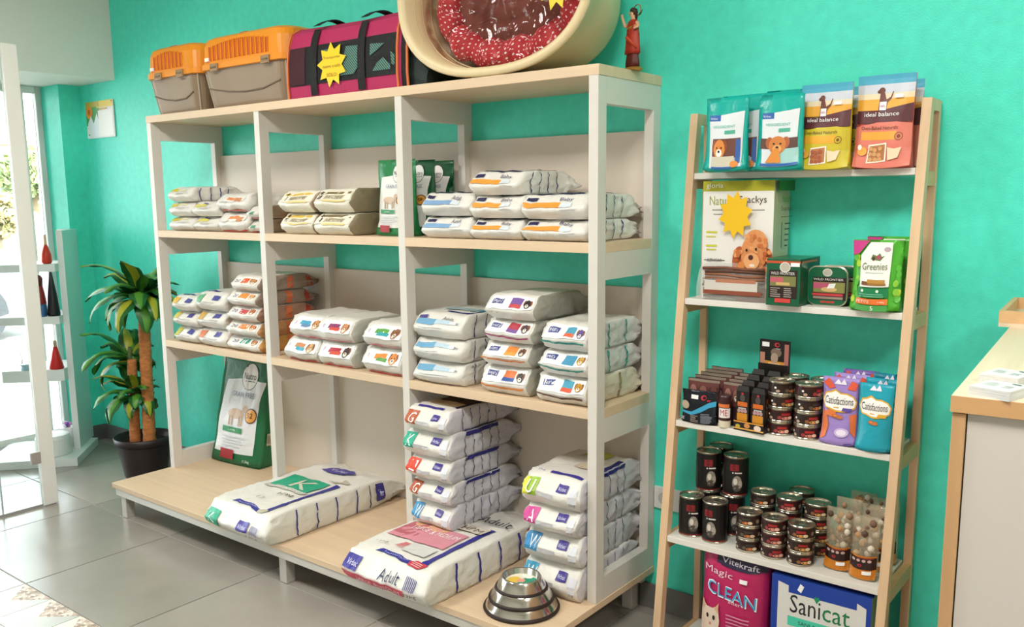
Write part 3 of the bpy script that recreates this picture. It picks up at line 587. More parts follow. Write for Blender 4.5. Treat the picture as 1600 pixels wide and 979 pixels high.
# green standing bags
def green(x, y, z, W, T, H, label, seed, specs, rz=0, bc='1f6a40', group='green standing kibble pouches', lean=0, edge=.8):
    t = thing('kibble_pouch', label, 'bag', (x, y, z), rz, group)
    D, F = pouchmap(W, T, H, seed, 1.6, lean, edge)
    q = MB(); gridbox(q, D, 12, 4, 18, M(bc, .35, bump=.25, bscale=30, name='green_film')); q.build('pouch', t, smooth=True)
    q = MB(); deco(q, F, specs, .002, .0003); q.build('printed_label', t)
def nutro(n, kg):
    s = [('p', 'F', [(.04, .10), (.08, .60), (.14, .77), (.5, .80), (.94, .78), (.87, .6), (.86, .11)], 'dfe0e2')]
    s += [('e', 'F', .60, .82, .17, .125, '2c3a34'), ('e', 'F', .60, .82, .16, .118, 'e6e2dc'), ('t', 'F', 'Nutro', .48, .795, .25, .06, '20302c'), ('r', 'F', .52, .72, .775, .782, '20302c', 3, 1)]
    s += [('e', 'F', .42, .47, .17, .048, 'cdb49c'), ('e', 'F', .60, .52, .05, .035, 'cdb49c'), ('r', 'F', .29, .32, .36, .45, 'b59a80', 1, 1), ('r', 'F', .35, .38, .36, .45, 'bfa58c', 1, 1), ('r', 'F', .50, .53, .36, .45, 'b59a80', 1, 1), ('r', 'F', .55, .58, .37, .46, 'bfa58c', 1, 1), ('e', 'F', .74, .47, .12, .07, '4a3018'), ('e', 'F', .74, .47, .105, .06, 'e2a04c'), ('t', 'F', n, .67, .45, .12, .045, '40260f')]
    s += [('r', 'F', .18, .60, .295, .345, '2a8a54', 6, 1), ('t', 'F', 'LAMB', .32, .31, .14, .018, 'dfeee2'), ('t', 'F', 'GRAIN FREE', .30, .63, .46, .045, '55708c')]+lines('F', .2, .75, .16, .27, 4, 'c3c6c8', 3)+[('r', 'F', .2, .48, .05, .14, 'a02c34', 3, 2), ('t', 'F', kg, .68, .035, .14, .03, 'e6ece6')]
    return s
green(.214, -.165, Z0, .335, .105, .50, 'large green and white kibble bag standing on the left platform', 4, nutro('52', '11.5kg')+[('r', 'R', .25, .65, .20, .31, 'c9bfa4', 2, 2)]+barcode('R', .3, .6, .22, .29, '7a6a50'), rz=R(5), lean=.075, edge=.22)
nn = nutro('9', '')[:-1]
nn = [(('p', 'F', nn[0][2], 'e9e6e0'))]+nn[1:]
for k, (yy, lb) in enumerate(((-.30, 'front green and white standing pouch on the middle upper shelf'), (-.205, 'second green standing pouch, half hidden behind the third post'), (-.11, 'rearmost green standing pouch behind the third post'))):
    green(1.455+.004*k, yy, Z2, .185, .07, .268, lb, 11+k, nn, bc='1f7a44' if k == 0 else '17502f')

# steel bowls, stacked
st_m = M('c9c2b8', .16, .95, name='steel'); rub = M('2a1d1a', .55, name='rubber')
bz = Z0
for i, (rb, rt_, h, lb) in enumerate(((.112, .094, .037, 'largest steel dog bowl, bottom of the stack on the platform'), (.096, .078, .037, 'middle-sized steel dog bowl, between the other two'), (.076, .057, .042, 'smallest steel dog bowl holding a colourful paper disc'))):
    t = thing('steel_bowl', lb, 'bowl', (2.185, -.512, bz), 0, 'nested steel dog bowls')
    q = MB(); q.lathe([(rb, .010), (rb, .013), (rt_+.004, h-.003), (rt_+.002, h), (rt_-.003, h-.001), (rt_*.86, .018), (rt_*.5, .015), (.001, .015)], st_m, 48, caps=(False, True)); q.build('bowl', t, smooth=True)
    q = MB(); q.lathe([(rb-.006, 0), (rb+.004, .001), (rb+.006, .006), (rb+.003, .012), (rb-.003, .013), (rb-.006, 0)], rub, 48, caps=(False, False)); q.build('rubber_ring', t, smooth=True)
    if i == 2:
        q = MB(); dm = rt_*.86
        q.lathe([(dm, .024), (dm, .0255), (.001, .0255)], M('e9e2cc', .4), 24); 
        deco(q, lambda f, u, v, off: Vector((u*dm, v*dm, .0255+off)), [('e', 'T', -.4, -.2, .4, .45, 'e6c24a'), ('e', 'T', .45, .25, .45, .5, '2a9474'), ('e', 'T', .05, -.1, .25, .3, 'e69a86'), ('e', 'T', 0, .6, .4, .25, 'f2efe6'), ('e', 'T', .35, -.5, .3, .25, '3aa684')], .0006, .0003)
        q.build('paper_disc', t)
    bz += .0305
# ------------------------------------------------------------------ on top: carriers, bag, dog bed, statue
def carrier(x, L, lab, ncol, H=.29, Dp=.29, y=-.345):
    t = thing('pet_carrier', lab, 'carrier', (x, y, ZT), 0, 'orange plastic pet carriers')
    om = M('e8901c', .38, name='orange_plastic'); bm_ = M('8f7a62', .5, var=.04, name='brown_plastic'); bm2 = M('6f5c48', .5)
    H1 = .168*H/.29
    cx, cy = L/2, Dp/2
    q = MB(); q.rings([rr(L/2-a, Dp/2-a, r, z, 6, cx, cy) for a, r, z in ((.042, .03, .004), (.036, .04, .02), (.022, .05, .09), (.012, .05, H1-.008), (.008, .05, H1))], bm_); q.build('lower_shell', t, smooth=False)
    q = MB(); q.rings([rr(L/2-a, Dp/2-a, r, z, 6, cx, cy) for a, r, z in ((.003, .055, H1-.012), (0, .055, H1-.010), (0, .055, H1+.012), (.007, .055, H1+.014), (.009, .06, H-.038), (.018, .06, H-.014), (.036, .06, H-.003), (.10, .04, H))], om); q.build('upper_shell', t, smooth=False)
    # vents: solid panels between ribs, darker orange paints in the shade of open slots
    va = H1+.024; vb_ = H-.048; xs = .085; step = .0285
    n = int((L-.17)/step)
    q = MB(); q2 = MB()
    for i in range(n):
        x0 = xs+i*step; top = vb_+.018*math.sin(math.pi*(i+.5)/n)
        q.box(x0, x0+.013, .0045, .016, va, top, M('b84a14', .6))
        for a_, b_ in ((x0-.0015, x0), (x0+.013, x0+.0145)): q2.box(a_, b_, .0035, .016, va-.002, top+.002, om)
    q.build('vent_slots', t); q2.build('vent_ribs', t)
    for lx in (.10, L-.14):
        q = MB(); q.box(lx, lx+.052, -.007, .004, H1-.020, H1+.010, M('9a7a54', .4)); q.build('latch', t, bevel=.003)
        g = MB(); g.box(lx+.008, lx+.044, -.010, -.007, H1-.008, H1-.002, bm2); g.build('latch_bar', t)
    q = MB(); q.box(.060, .086, -.001, .012, H1+.022, H1+.036, M('f2ece0', .5)); q.build('price_sticker', t)
    q = MB(); pts = [(x_, .009+.024*(1-(z_-.0)/H1)+.002, z_) for x_, z_ in ((.05, .085), (L*.3, .066), (L*.5, .058), (L*.7, .062), (L-.06, .085))]
    q.tube(pts, .0035, bm2, 6); q.build('moulded_rib', t)
    for sx in (.03, L-.03):
        q = MB(); q.tube([((a+r*.29) if sx < .1 else L-(a+r*.29), a+r*.29, z) for a, r, z in ((.040, .03, .004), (.034, .04, .02), (.020, .05, .09), (.011, .05, H1-.012))], .004, M('b5a898', .4), 6); q.build('corner_bead', t)
    q = MB(); q.rings([rr(.075, .012, .011, z, 4, cx, cy) for z in (H-.002, H+.006)], om); q.box(cx-.03, cx+.02, .035, .05, H-.012, H-.001, M('b84a14', .5)); q.build('carry_handle', t)
carrier(-.030, .405, 'smaller orange-topped plastic pet carrier at the left end of the top board', 8)
carrier(.385, .575, 'larger orange-topped brown plastic pet carrier beside the pink bag', 13)
# pink fabric carrier bag
t = thing('carrier_bag', 'pink and black fabric pet carrier bag with mesh windows and yellow star tag', 'bag', (.99, -.352, ZT))
BL, BD, BH = .585, .27, .262
pk = M('ab1c52', .7, bump=.2, bscale=90, name='pink_fabric'); bk = M('0b0809', .75, bump=.2, bscale=120, name='black_webbing'); dk = M('3c0c18', .8, name='dark_red_mesh'); ppg = M('d9743c', .6)
prof = [(0, 0), (-.004, .05), (-.002, .13), (.006, .19), (.022, .235), (.06, .258), (.135, .264), (.21, .258), (.248, .235), (.264, .19), (.272, .13), (.274, .05), (.27, 0)]
q = MB(); q.rings([[(x_, y_*s+.135*(1-s), z_*s2) for y_, z_ in prof] for x_, s, s2 in ((0, .97, .97), (.01, 1, 1), (BL*.3, 1, .985), (BL*.6, 1, .975), (BL-.01, 1, 1), (BL, .97, .97))], pk); q.build('fabric_body', t, smooth=False)
def bf(f, u, v, off):
    z = v*BH*.98; yy = 0
    for (ya, za), (yb_, zb) in zip(prof[:6], prof[1:6]):
        if za <= z <= zb: yy = ya+(yb_-ya)*(z-za)/(zb-za)
    return Vector((u*BL, yy-off, z))
def bpatch(name, u0, u1, v0, v1, mt, off, ny=8):
    q = MB(); vs = [bf('F', u0+(u1-u0)*a/6, v0+(v1-v0)*b_/ny, off) for b_ in range(ny+1) for a in range(7)]
    vs2 = [v+Vector((0, .004, 0)) for v in vs]
    q.add(vs, [(b_*7+a, b_*7+a+1, b_*7+a+8, b_*7+a+7) for b_ in range(ny) for a in range(6)], mt); return q.build(name, t)
bpatch('black_panel', .02, .97, .17, .70, bk, .003)
bpatch('dark_side_panel', .02, .17, .19, .69, dk, .0045)
msh = M('5f8f80', .6, name='mesh_window'); nt = msh.node_tree
wv = nt.nodes.new('ShaderNodeTexWave'); wv.inputs['Scale'].default_value = 60; wv.bands_direction = 'DIAGONAL'; tcn = nt.nodes.new('ShaderNodeTexCoord'); nt.links.new(tcn.outputs['Object'], wv.inputs['Vector'])
mx = nt.nodes.new('ShaderNodeMix'); mx.data_type = 'RGBA'; mx.inputs[6].default_value = hexc('0c1614'); mx.inputs[7].default_value = hexc('5c9182'); nt.links.new(wv.outputs['Fac'], mx.inputs[0]); nt.links.new(mx.outputs[2], nt.nodes['Principled BSDF'].inputs['Base Color'])
for pts in (((.33, .62), (.48, .62), (.44, .5), (.36, .48)), ((.55, .62), (.71, .60), (.70, .42), (.62, .24), (.50, .24), (.52, .4)), ((.76, .60), (.88, .58), (.82, .50), (.76, .44)), ((.78, .24), (.93, .24), (.93, .3), (.87, .40), (.82, .34)), ((.93, .46), (.965, .42), (.965, .28), (.94, .3))):
    q = MB(); q.add([bf('F', u, v, .0055) for u, v in pts], [tuple(range(len(pts)))], msh); q.build('mesh_window', t)
for u in (.225, .655):
    bpatch('strap', u, u+.062, .02, .93, bk, .007)
    q = MB(); c0 = (u+.03)*BL
    rings = []
    for k in range(9):
        a = math.pi*k/8; yy = .015+.10*k/8; zz = BH*.95+.022*math.sin(a)
        rings.append([(c0-.018+.05*(k/8), yy, zz), (c0+.018+.05*(k/8), yy, zz), (c0+.018+.05*(k/8), yy+.004, zz+.004), (c0-.018+.05*(k/8), yy+.004, zz+.004)])
    q.rings(rings, bk); q.build('handle', t)
for xx in (0.0, BL-.012):
    q = MB(); q.tube([(xx, y_-.002, z_) for y_, z_ in prof[:9]], .0045, ppg, 6); q.build('piping', t)
q = MB(); q.rings([[(x_, y_*.97+.004, z_*.96) for y_, z_ in prof] for x_ in (BL, BL+.03)], bk); q.build('end_panel', t)
q = MB(); q.tube([(BL+.03, y_*.97+.002, z_*.96) for y_, z_ in prof[:9]], .0045, ppg, 6); q.build('piping', t)
q = MB(); q.rings([[(x_, .02+y_*.85, z_*s) for y_, z_ in prof] for x_, s in ((BL+.03, .9), (BL+.05, .5), (BL+.10, .24))], M('1f2a28', .7)); q.build('side_pocket', t)
ty = M('ecc81c', .5, name='yellow_card')
def startag(q, F, cu, cv, ru, rv, col='ecc81c', n=10, ph=.1, th=0):
    deco(q, F, star('F', cu, cv, ru, rv, col, n, .70, ph), .0)
q = MB(); FS = lambda f, u, v, off: bf(f, u, v, off+.010)
deco(q, FS, star('F', .435, .40, .135, .31, 'ecc81c', 9, .66, .3)+[('t', 'F', 'Transportin', .36, .47, .15, .045, '9a6a20'), ('t', 'F', 'nuevo a solo', .355, .36, .16, .045, '9a6a20'), ('t', 'F', 'SOLO', .39, .24, .09, .045, '9a6a20')], 0, .0006); q.build('price_star', t)

# oval plastic dog bed leaning on its side
t = thing('dog_bed', 'large oval cream plastic dog bed on edge with polka-dot cushion in clear wrap', 'dog bed', (1.955, 0, ZT))
pl = M('dcc79c', .42, bump=.08, bscale=20, name='cream_plastic'); N_ = 64
def sup(a, b_, y, cz, e=2.35, cx=0):
    out = []
    for k in range(N_):
        an = 2*math.pi*k/N_; c_, s_ = math.cos(an), math.sin(an)
        out.append((cx+a*math.copysign(abs(c_)**(2/e), c_), y, cz+b_*math.copysign(abs(s_)**(2/e), s_)))
    return out
CZ = .279
q = MB(); q.rings([sup(a, b_, y, cz) for a, b_, y, cz in ((.30, .205, -.105, CZ-.045), (.315, .222, -.10, CZ-.045), (.325, .232, -.12, CZ-.04), (.345, .250, -.22, CZ-.015), (.362, .262, -.325, CZ-.006), (.382, .276, -.345, CZ), (.386, .278, -.353, CZ), (.380, .274, -.361, CZ), (.362, .257, -.361, CZ), (.352, .248, -.352, CZ), (.340, .240, -.25, CZ-.01), (.312, .215, -.16, CZ-.03), (.302, .205, -.130, CZ-.035), (.20, .12, -.125, CZ-.035))], pl, True, True); q.build('basket', t, smooth=True)
for k, (a, b_, y) in enumerate(((.3475, .245, -.315), (.344, .242, -.28), (.339, .238, -.245))):
    q = MB(); ring = sup(a-.001, b_-.001, y, CZ-.008); q.tube(ring+ring[:1], .0022, pl, 5, False); q.build('moulded_line', t, smooth=True)
dot = M('bf3038', .75, name='polka_fabric'); nt = dot.node_tree
uvn = nt.nodes.new('ShaderNodeUVMap'); uvn.uv_map = 'uv'
v = nt.nodes.new('ShaderNodeTexVoronoi'); v.voronoi_dimensions = '2D'; v.inputs['Scale'].default_value = 1; v.inputs['Randomness'].default_value = .12; nt.links.new(uvn.outputs[0], v.inputs['Vector'])
rp = nt.nodes.new('ShaderNodeValToRGB'); rp.color_ramp.interpolation = 'CONSTANT'; rp.color_ramp.elements[0].color = hexc('f0dcd6'); rp.color_ramp.elements[1].color = hexc('bf3038'); rp.color_ramp.elements[1].position = .165
nt.links.new(v.outputs['Distance'], rp.inputs[0]); nt.links.new(rp.outputs[0], nt.nodes['Principled BSDF'].inputs['Base Color'])
q = MB(); ring = sup(.262, .172, -.225, CZ-.024, 2.2, .0); ring = [Vector(p)+Vector((0, .01*math.sin(k*.9), .006*math.sin(k*1.7))) for k, p in enumerate(ring)]
q.tube(ring+ring[:1], [.047+.004*math.sin(k*1.3) for k in range(N_+1)], dot, 14, False); cu_ = q.build('cushion_roll', t, smooth=True)
uvl = cu_.data.uv_layers.new(name='uv')
for pi, p_ in enumerate(cu_.data.polygons):
    i_, j_ = pi//14, pi % 14
    for li, (di, dj) in zip(p_.loop_indices, ((0, 0), (0, 1), (1, 1), (1, 0))): uvl.data[li].uv = ((i_+di)*1.4, (j_+dj)*1.12+(i_+di)*.5)
q = MB(); q.rings([sup(a, b_, y, CZ-.024, 2.2, .0) for a, b_, y in ((.25, .16, -.15), (.25, .16, -.215), (.22, .135, -.232), (.12, .06, -.240), (.01, .005, -.241))], M('7d4236', .85, bump=.4, bscale=14, name='brown_plush')); q.build('cushion_centre', t, smooth=True)
wrapm = M('ffffff', .08, name='clear_wrap'); nt = wrapm.node_tree; out = nt.nodes['Material Output']
tr = nt.nodes.new('ShaderNodeBsdfTransparent'); gl = nt.nodes.new('ShaderNodeBsdfGlossy'); gl.inputs['Roughness'].default_value = .06; mxs = nt.nodes.new('ShaderNodeMixShader'); fn = nt.nodes.new('ShaderNodeFresnel'); fn.inputs[0].default_value = 1.32
ns = nt.nodes.new('ShaderNodeTexNoise'); ns.inputs['Scale'].default_value = 6; ns.inputs['Detail'].default_value = 1.2; ns.inputs['Distortion'].default_value = 2.5; bp = nt.nodes.new('ShaderNodeBump'); bp.inputs['Strength'].default_value = .7; bp.inputs['Distance'].default_value = .03
tcn = nt.nodes.new('ShaderNodeTexCoord'); nt.links.new(tcn.outputs['Object'], ns.inputs['Vector']); nt.links.new(ns.outputs['Fac'], bp.inputs['Height']); nt.links.new(bp.outputs[0], gl.inputs['Normal']); nt.links.new(bp.outputs[0], fn.inputs['Normal'])
nt.links.new(fn.outputs[0], mxs.inputs[0]); nt.links.new(tr.outputs[0], mxs.inputs[1]); nt.links.new(gl.outputs[0], mxs.inputs[2]); nt.links.new(mxs.outputs[0], out.inputs[0])
q = MB(); rings = []
for k in range(9):
    s_ = 1-k/8.5; rings.append([(p[0]+.004*noise.noise(Vector((i*.8, k, 1))), p[1]+.010*noise.noise(Vector((i*.7, k*1.1, 4))), p[2]) for i, p in enumerate(sup(.318*s_, .225*s_, -.305-.006*math.sin(k), CZ-.012, 2.2, .01))])
q.rings(rings, wrapm, False, True); q.build('clear_wrap', t, smooth=True)
q = MB(); SF = lambda f, u, v, off: Vector((u*.1, -.366-off, v*.1))
deco(q, lambda f, u, v, off: Vector((.262+u*.062, -.368-off-.15*0, .232+v*.075)), star('F', 0, 0, 1, 1, 'ecc81c', 9, .66, .2), 0); q.build('price_star', t)

# statuette
t = thing('statuette', 'small painted saint figurine in a red robe at the right end of the top board', 'figurine', (2.372, -.155+.0, ZT), R(-28))
t.location = (2.352, -.165, ZT); t.scale = (1.3, 1.15, 1.0); sk = M('d9a884', .5); rb_ = M('a8301f', .5, var=.15, vscale=60, name='red_robe'); gd = M('b8863c', .35, .5, name='gilt'); mr = M('5a1a16', .5, var=.2, vscale=60)
def ov(rx, ry, z, cx=0, cy=0, wob=0, n=20, ph=0): return [(cx+(rx+wob*math.sin(5*a+ph))*math.cos(a), cy+(ry+wob*math.sin(5*a+ph))*math.sin(a), z) for a in [2*math.pi*k/n for k in range(n)]]
q = MB(); q.rings([ov(.028, .022, 0), ov(.029, .023, .004), ov(.024, .018, .009)], gd); q.build('base', t)
q = MB(); q.rings([ov(.021, .014, .008, 0, 0, .002), ov(.020, .014, .025, 0, 0, .002), ov(.016, .012, .05, 0, 0, .0015), ov(.017, .012, .07)], mr); q.build('under_robe', t, smooth=True)
q = MB(); q.rings([ov(.022, .016, .048, 0, 0, .003), ov(.022, .015, .062, 0, 0, .0022), ov(.021, .015, .085, 0, 0, .0018, ph=1), ov(.019, .014, .105, 0, 0, .0015, ph=2), ov(.0175, .013, .118, 0, 0, .001), ov(.020, .012, .130), ov(.018, .010, .140), ov(.008, .007, .146)], rb_); q.build('robe', t, smooth=True)
q = MB(); q.tube([(-.016, -.006, .10), (-.004, -.016, .095), (.012, -.014, .08), (.02, -.004, .062)], [.004, .005, .005, .004], M('c2452c', .5), 6); q.tube([(-.019, 0, .128), (0, -.013, .118), (.018, -.002, .128)], [.004, .0045, .004], gd, 6); q.build('sash', t, smooth=True)
# body: head, neck, arms as one continuous skinned surface
me = bpy.data.meshes.new('body')
pts = [(0, 0, .128), (0, 0, .142), (0, -.001, .150), (0, -.002, .160), (0, -.002, .170), (-.016, 0, .136), (-.026, -.004, .128), (-.032, -.007, .146), (-.034, -.010, .160), (.016, 0, .136), (.025, -.002, .122), (.020, -.014, .116), (-.036, -.011, .167), (-.032, -.011, .168)]
ed = [(0, 1), (1, 2), (2, 3), (3, 4), (1, 5), (5, 6), (6, 7), (7, 8), (1, 9), (9, 10), (10, 11), (8, 12), (8, 13)]
rad = [.008, .007, .0042, .0088, .0072, .005, .0045, .0038, .0032, .005, .0045, .0035, .0018, .0018]
me.from_pydata(pts, ed, []); me.materials.append(sk); bo = bpy.data.objects.new('body', me); COL.objects.link(bo); bo.parent = t
sm = bo.modifiers.new('skin', 'SKIN'); sub = bo.modifiers.new('sub', 'SUBSURF'); sub.levels = 2; sub.render_levels = 2
for i, r_ in enumerate(rad): me.skin_vertices[0].data[i].radius = (r_, r_)
me.skin_vertices[0].data[0].use_root = True
for p in me.polygons: p.use_smooth = True
q = MB(); q.rings([ov(.0085, .0088, .158, 0, .0015), ov(.0105, .0098, .166, 0, .002), ov(.0095, .009, .175, 0, .001), ov(.004, .004, .179)], M('3a2416', .6)); q.rings([ov(.005, .003, .144, 0, .007), ov(.009, .004, .152, 0, .006), ov(.0095, .005, .160, 0, .005), ov(.009, .004, .172, 0, .003)], M('3a2416', .6)); q.build('hair', t, smooth=True)
q = MB(); 
for (x_, z_, r_, mt) in ((-.003, .1665, .0009, '2a1a12'), (.003, .1665, .0009, '2a1a12'), (0, .1600, .0012, 'a84a3c')):
    q.rings([[(x_+r_*math.cos(a), -.0112+yy, z_+r_*.7*math.sin(a)) for a in [2*math.pi*k/8 for k in range(8)]] for yy in (.001, 0)], M(mt, .5))
q.tube([(0, -.0105, .1655), (0, -.0125, .1625)], [.0008, .0014], sk, 6); q.build('face', t)
q = MB(); ring = [(.016*math.cos(a)+.003, .009, .172+.016*math.sin(a)) for a in [2*math.pi*k/24 for k in range(25)]]; q.tube(ring, .0016, gd, 6, False); q.build('halo', t, smooth=True)
q = MB(); q.add([(.012, .006, .158), (.022, .004, .160), (.036, .002, .168), (.026, .004, .157), (.016, .006, .154)], [(0, 1, 2, 3, 4)], M('3c5a34', .6)); q.add([(.012, .007, .158), (.022, .005, .160), (.036, .003, .168), (.026, .005, .157), (.016, .007, .154)], [(4, 3, 2, 1, 0)], M('3c5a34', .6)); q.build('palm_leaf', t)
q = MB(); q.rings([ov(.013, .009, .134), ov(.011, .009, .142), ov(.006, .006, .147)], M('e6ddd0', .6)); q.build('collar', t, smooth=True)

# ------------------------------------------------------------------ potted plant
pt = thing('potted_plant', 'potted dracaena with yellow-striped leaves and three bare canes in a dark pot', 'plant', (-.45, -.24, 0))
pm = M('2b2021', .45, name='pot_plastic')
q = MB(); q.lathe([(.100, 0), (.104, .01), (.128, .165), (.130, .168), (.140, .17), (.143, .205), (.138, .206), (.133, .175), (.118, .160)], pm, 40, caps=(True, False)); q.build('pot', pt, smooth=True)
q = MB(); q.lathe([(.13, .165), (.12, .172), (.001, .175)], M('2a1c14', .95, bump=.8, bscale=60), 24, caps=(False, True)); q.build('soil', pt)
bark = M('b8743f', .8, bump=.5, bscale=40, var=.25, vscale=30, aniso=(1, 1, 3), name='bark')
canes = [((.055, .0), (.075, .01), .93, .028), ((-.030, -.03), (-.020, -.02), .60, .024), ((.008, .03), (.012, .03), .42, .020)]
rnl = random.Random(12)
for (bx, by), (tx, ty_), h, r_ in canes:
    q = MB(); n = 34; q.tube([(bx+(tx-bx)*k/n, by+(ty_-by)*k/n, .17+(h-.17)*k/n) for k in range(n+1)], [r_*(1.1-.15*k/n)*(1.05 if k % 2 else .97) for k in range(n+1)], bark, 12); q.build('cane', pt, smooth=True)
q = MB(); q.tube([(-.030, -.03, .60-.22), (-.05, -.02, .50), (-.045, -.02, .58), (-.03, -.02, .66)], [.016, .015, .013, .010], M('4a5a2c', .6), 8); q.build('green_stem', pt, smooth=True)
lg = M('1d5a26', .38, name='leaf_dark'); ly = M('9fa32c', .38, name='leaf_yellow'); lm_ = M('4f8a2c', .38, name='leaf_mid')
def leaf(o, az, el, L, Wd, droop, twist=0, seed=0, yel=True):
    n = 11; p = Vector(o); d0 = el; rows = []; rn = random.Random(seed); az2 = az
    for k in range(n+1):
        s_ = k/n; e_ = el-droop*s_**1.3; az2 = az+twist*s_
        d = Vector((math.cos(az2)*math.cos(e_), math.sin(az2)*math.cos(e_), math.sin(e_))); sd_ = Vector((-math.sin(az2), math.cos(az2), 0)); nn_ = sd_.cross(d)
        wv_ = Wd*(.28+.72*math.sin(math.pi*min(1, (s_*.92+.08))**.85))*(1 if s_ < .97 else .2) if s_ < 1 else .001
        rip = .006*math.sin(s_*14+seed)
        rows.append([p+sd_*wv_*a-nn_*(abs(a)*-.35*wv_)+nn_*rip*a for a in (-1, -.45, 0, .45, 1)])
        p = p+d*(L/n)
    q = MB(); vs = [v for r in rows for v in r]; 
    for c_ in range(4):
        fs = [(k*5+c_, k*5+c_+1, (k+1)*5+c_+1, (k+1)*5+c_) for k in range(n)]
        mt = (ly if yel else lm_) if c_ in (1, 2) else lg
        base = len(q.v)
        if c_ == 0: q.v += [tuple(v) for v in vs]
        kk = q.mat(mt); q.f += fs; q.mi += [kk]*len(fs)
    q.build('leaf', pt, smooth=True)
cr = [((.075, .01, .93), 30, .31, .066, 1), ((-.035, -.02, .62), 17, .26, .060, 2), ((-.01, -.01, .435), 24, .23, .058, 3)]
for (o_, n, L, Wd, sd) in cr:
    for k in range(n):
        az = k*2.399+sd; f_ = k/n
        if sd == 2 and math.cos(az) > .3: az += math.pi*.7
        ll = L*(.8+.35*rnl.random())
        # keep clear of the wall and of the shelving unit on the right
        ax, ay = math.cos(az), math.sin(az)
        if ay > .15: ll *= .62
        if ax > .5 and o_[0] > 0 : ll *= .95
        if sd > 1 and ax > .2: ll *= .7
        leaf((o_[0]+.012*ax, o_[1]+.012*ay, o_[2]-.03+.05*f_), az, R(5+75*f_**1.6), ll, Wd*(.75+.3*rnl.random())/2*1.5, R(150-80*f_), rnl.uniform(-.4, .4), k+sd*50, yel=(k % 3 == 1))
# ------------------------------------------------------------------ ladder shelf goods
tagw = 'f2f2f0'
def pouch(x, y, z, W, T, H, label, specs, col, seed, rz=0, group=None, name='treat_pouch', rough=.28, lean=.0, amp=1):
    t = thing(name, label, 'pouch', (x, y, z), rz, group)
    D, F = pouchmap(W, T, H, seed, amp, lean)
    q = MB(); gridbox(q, D, 10, 4, 14, M(col, rough, bump=.25, bscale=40, name='pouch_film')); q.build('pouch', t, smooth=True)
    q = MB(); deco(q, F, specs, .0016, .00025); q.build('printed_label', t); return t
TEAL = '12a89c'
def teal_specs(n):
    s = [('p', 'F', [(.10, .74), (.93, .80), (.90, .05), (.16, .04)], 'd9dde0'), ('r', 'F', .10, .38, .68, .76, '2c5fa8'), ('t', 'F', 'Virbac', .13, .70, .18, .03, 'dfe6f2'), ('t', 'F', 'VEGGIEDENT', .20, .585, .55, .035, '3ab8a4'), ('r', 'F', .5, .75, .50, .55, '4aa890')]
    if n == 0: s += [('r', 'F', .22, .88, .18, .44, '6a4034'), ('r', 'F', .78, .88, .1, .42, '2c5aa0')]+pet('F', .40, .30, .17, .13, 'd9853c', '8a4a28', light='f0e8e0')+[('r', 'F', .22, .76, .06, .2, 'c9c2ae'), ('r', 'F', .22, .7, .03, .06, '2c5aa0'), ('e', 'F', .76, .09, .09, .045, 'e08a3c')]
    else: s += [('r', 'F', .1, .93, .28, .42, '5a3a30'), ('r', 'F', .55, .95, .08, .28, '9fc9c4')]+pet('F', .50, .33, .24, .12, 'c97a3c', 'a8582c', light='e8a868')+[('p', 'F', [(.25, .1), (.45, .3), (.55, .28), (.6, .1)], 'd98a3c'), ('r', 'F', .12, .95, .05, .085, '2c62a8')]
    return s
for k, (x, y, n, lb, rz, H) in enumerate(((2.677, -.205, 0, 'front teal dog-treat pouch at the left end of the ladder top shelf', 0, .200), (2.700, -.150, 0, 'teal pouch directly behind the leftmost teal pouch', 0, .208), (2.725, -.095, 0, 'rearmost left teal pouch on the ladder top shelf', 0, .215),
        (2.822, -.190, 1, 'front teal pouch with a tan dog, beside the yellow pouch', 0, .198), (2.812, -.135, 1, 'teal pouch behind the tan dog pouch', 0, .210), (2.800, -.085, 1, 'rearmost right teal pouch on the ladder top shelf', 0, .220))):
    pouch(x, y-.025, LZ[0], .124, .045, H, lb, teal_specs(n), TEAL, 40+k, rz, 'teal treat pouches on the ladder top shelf')
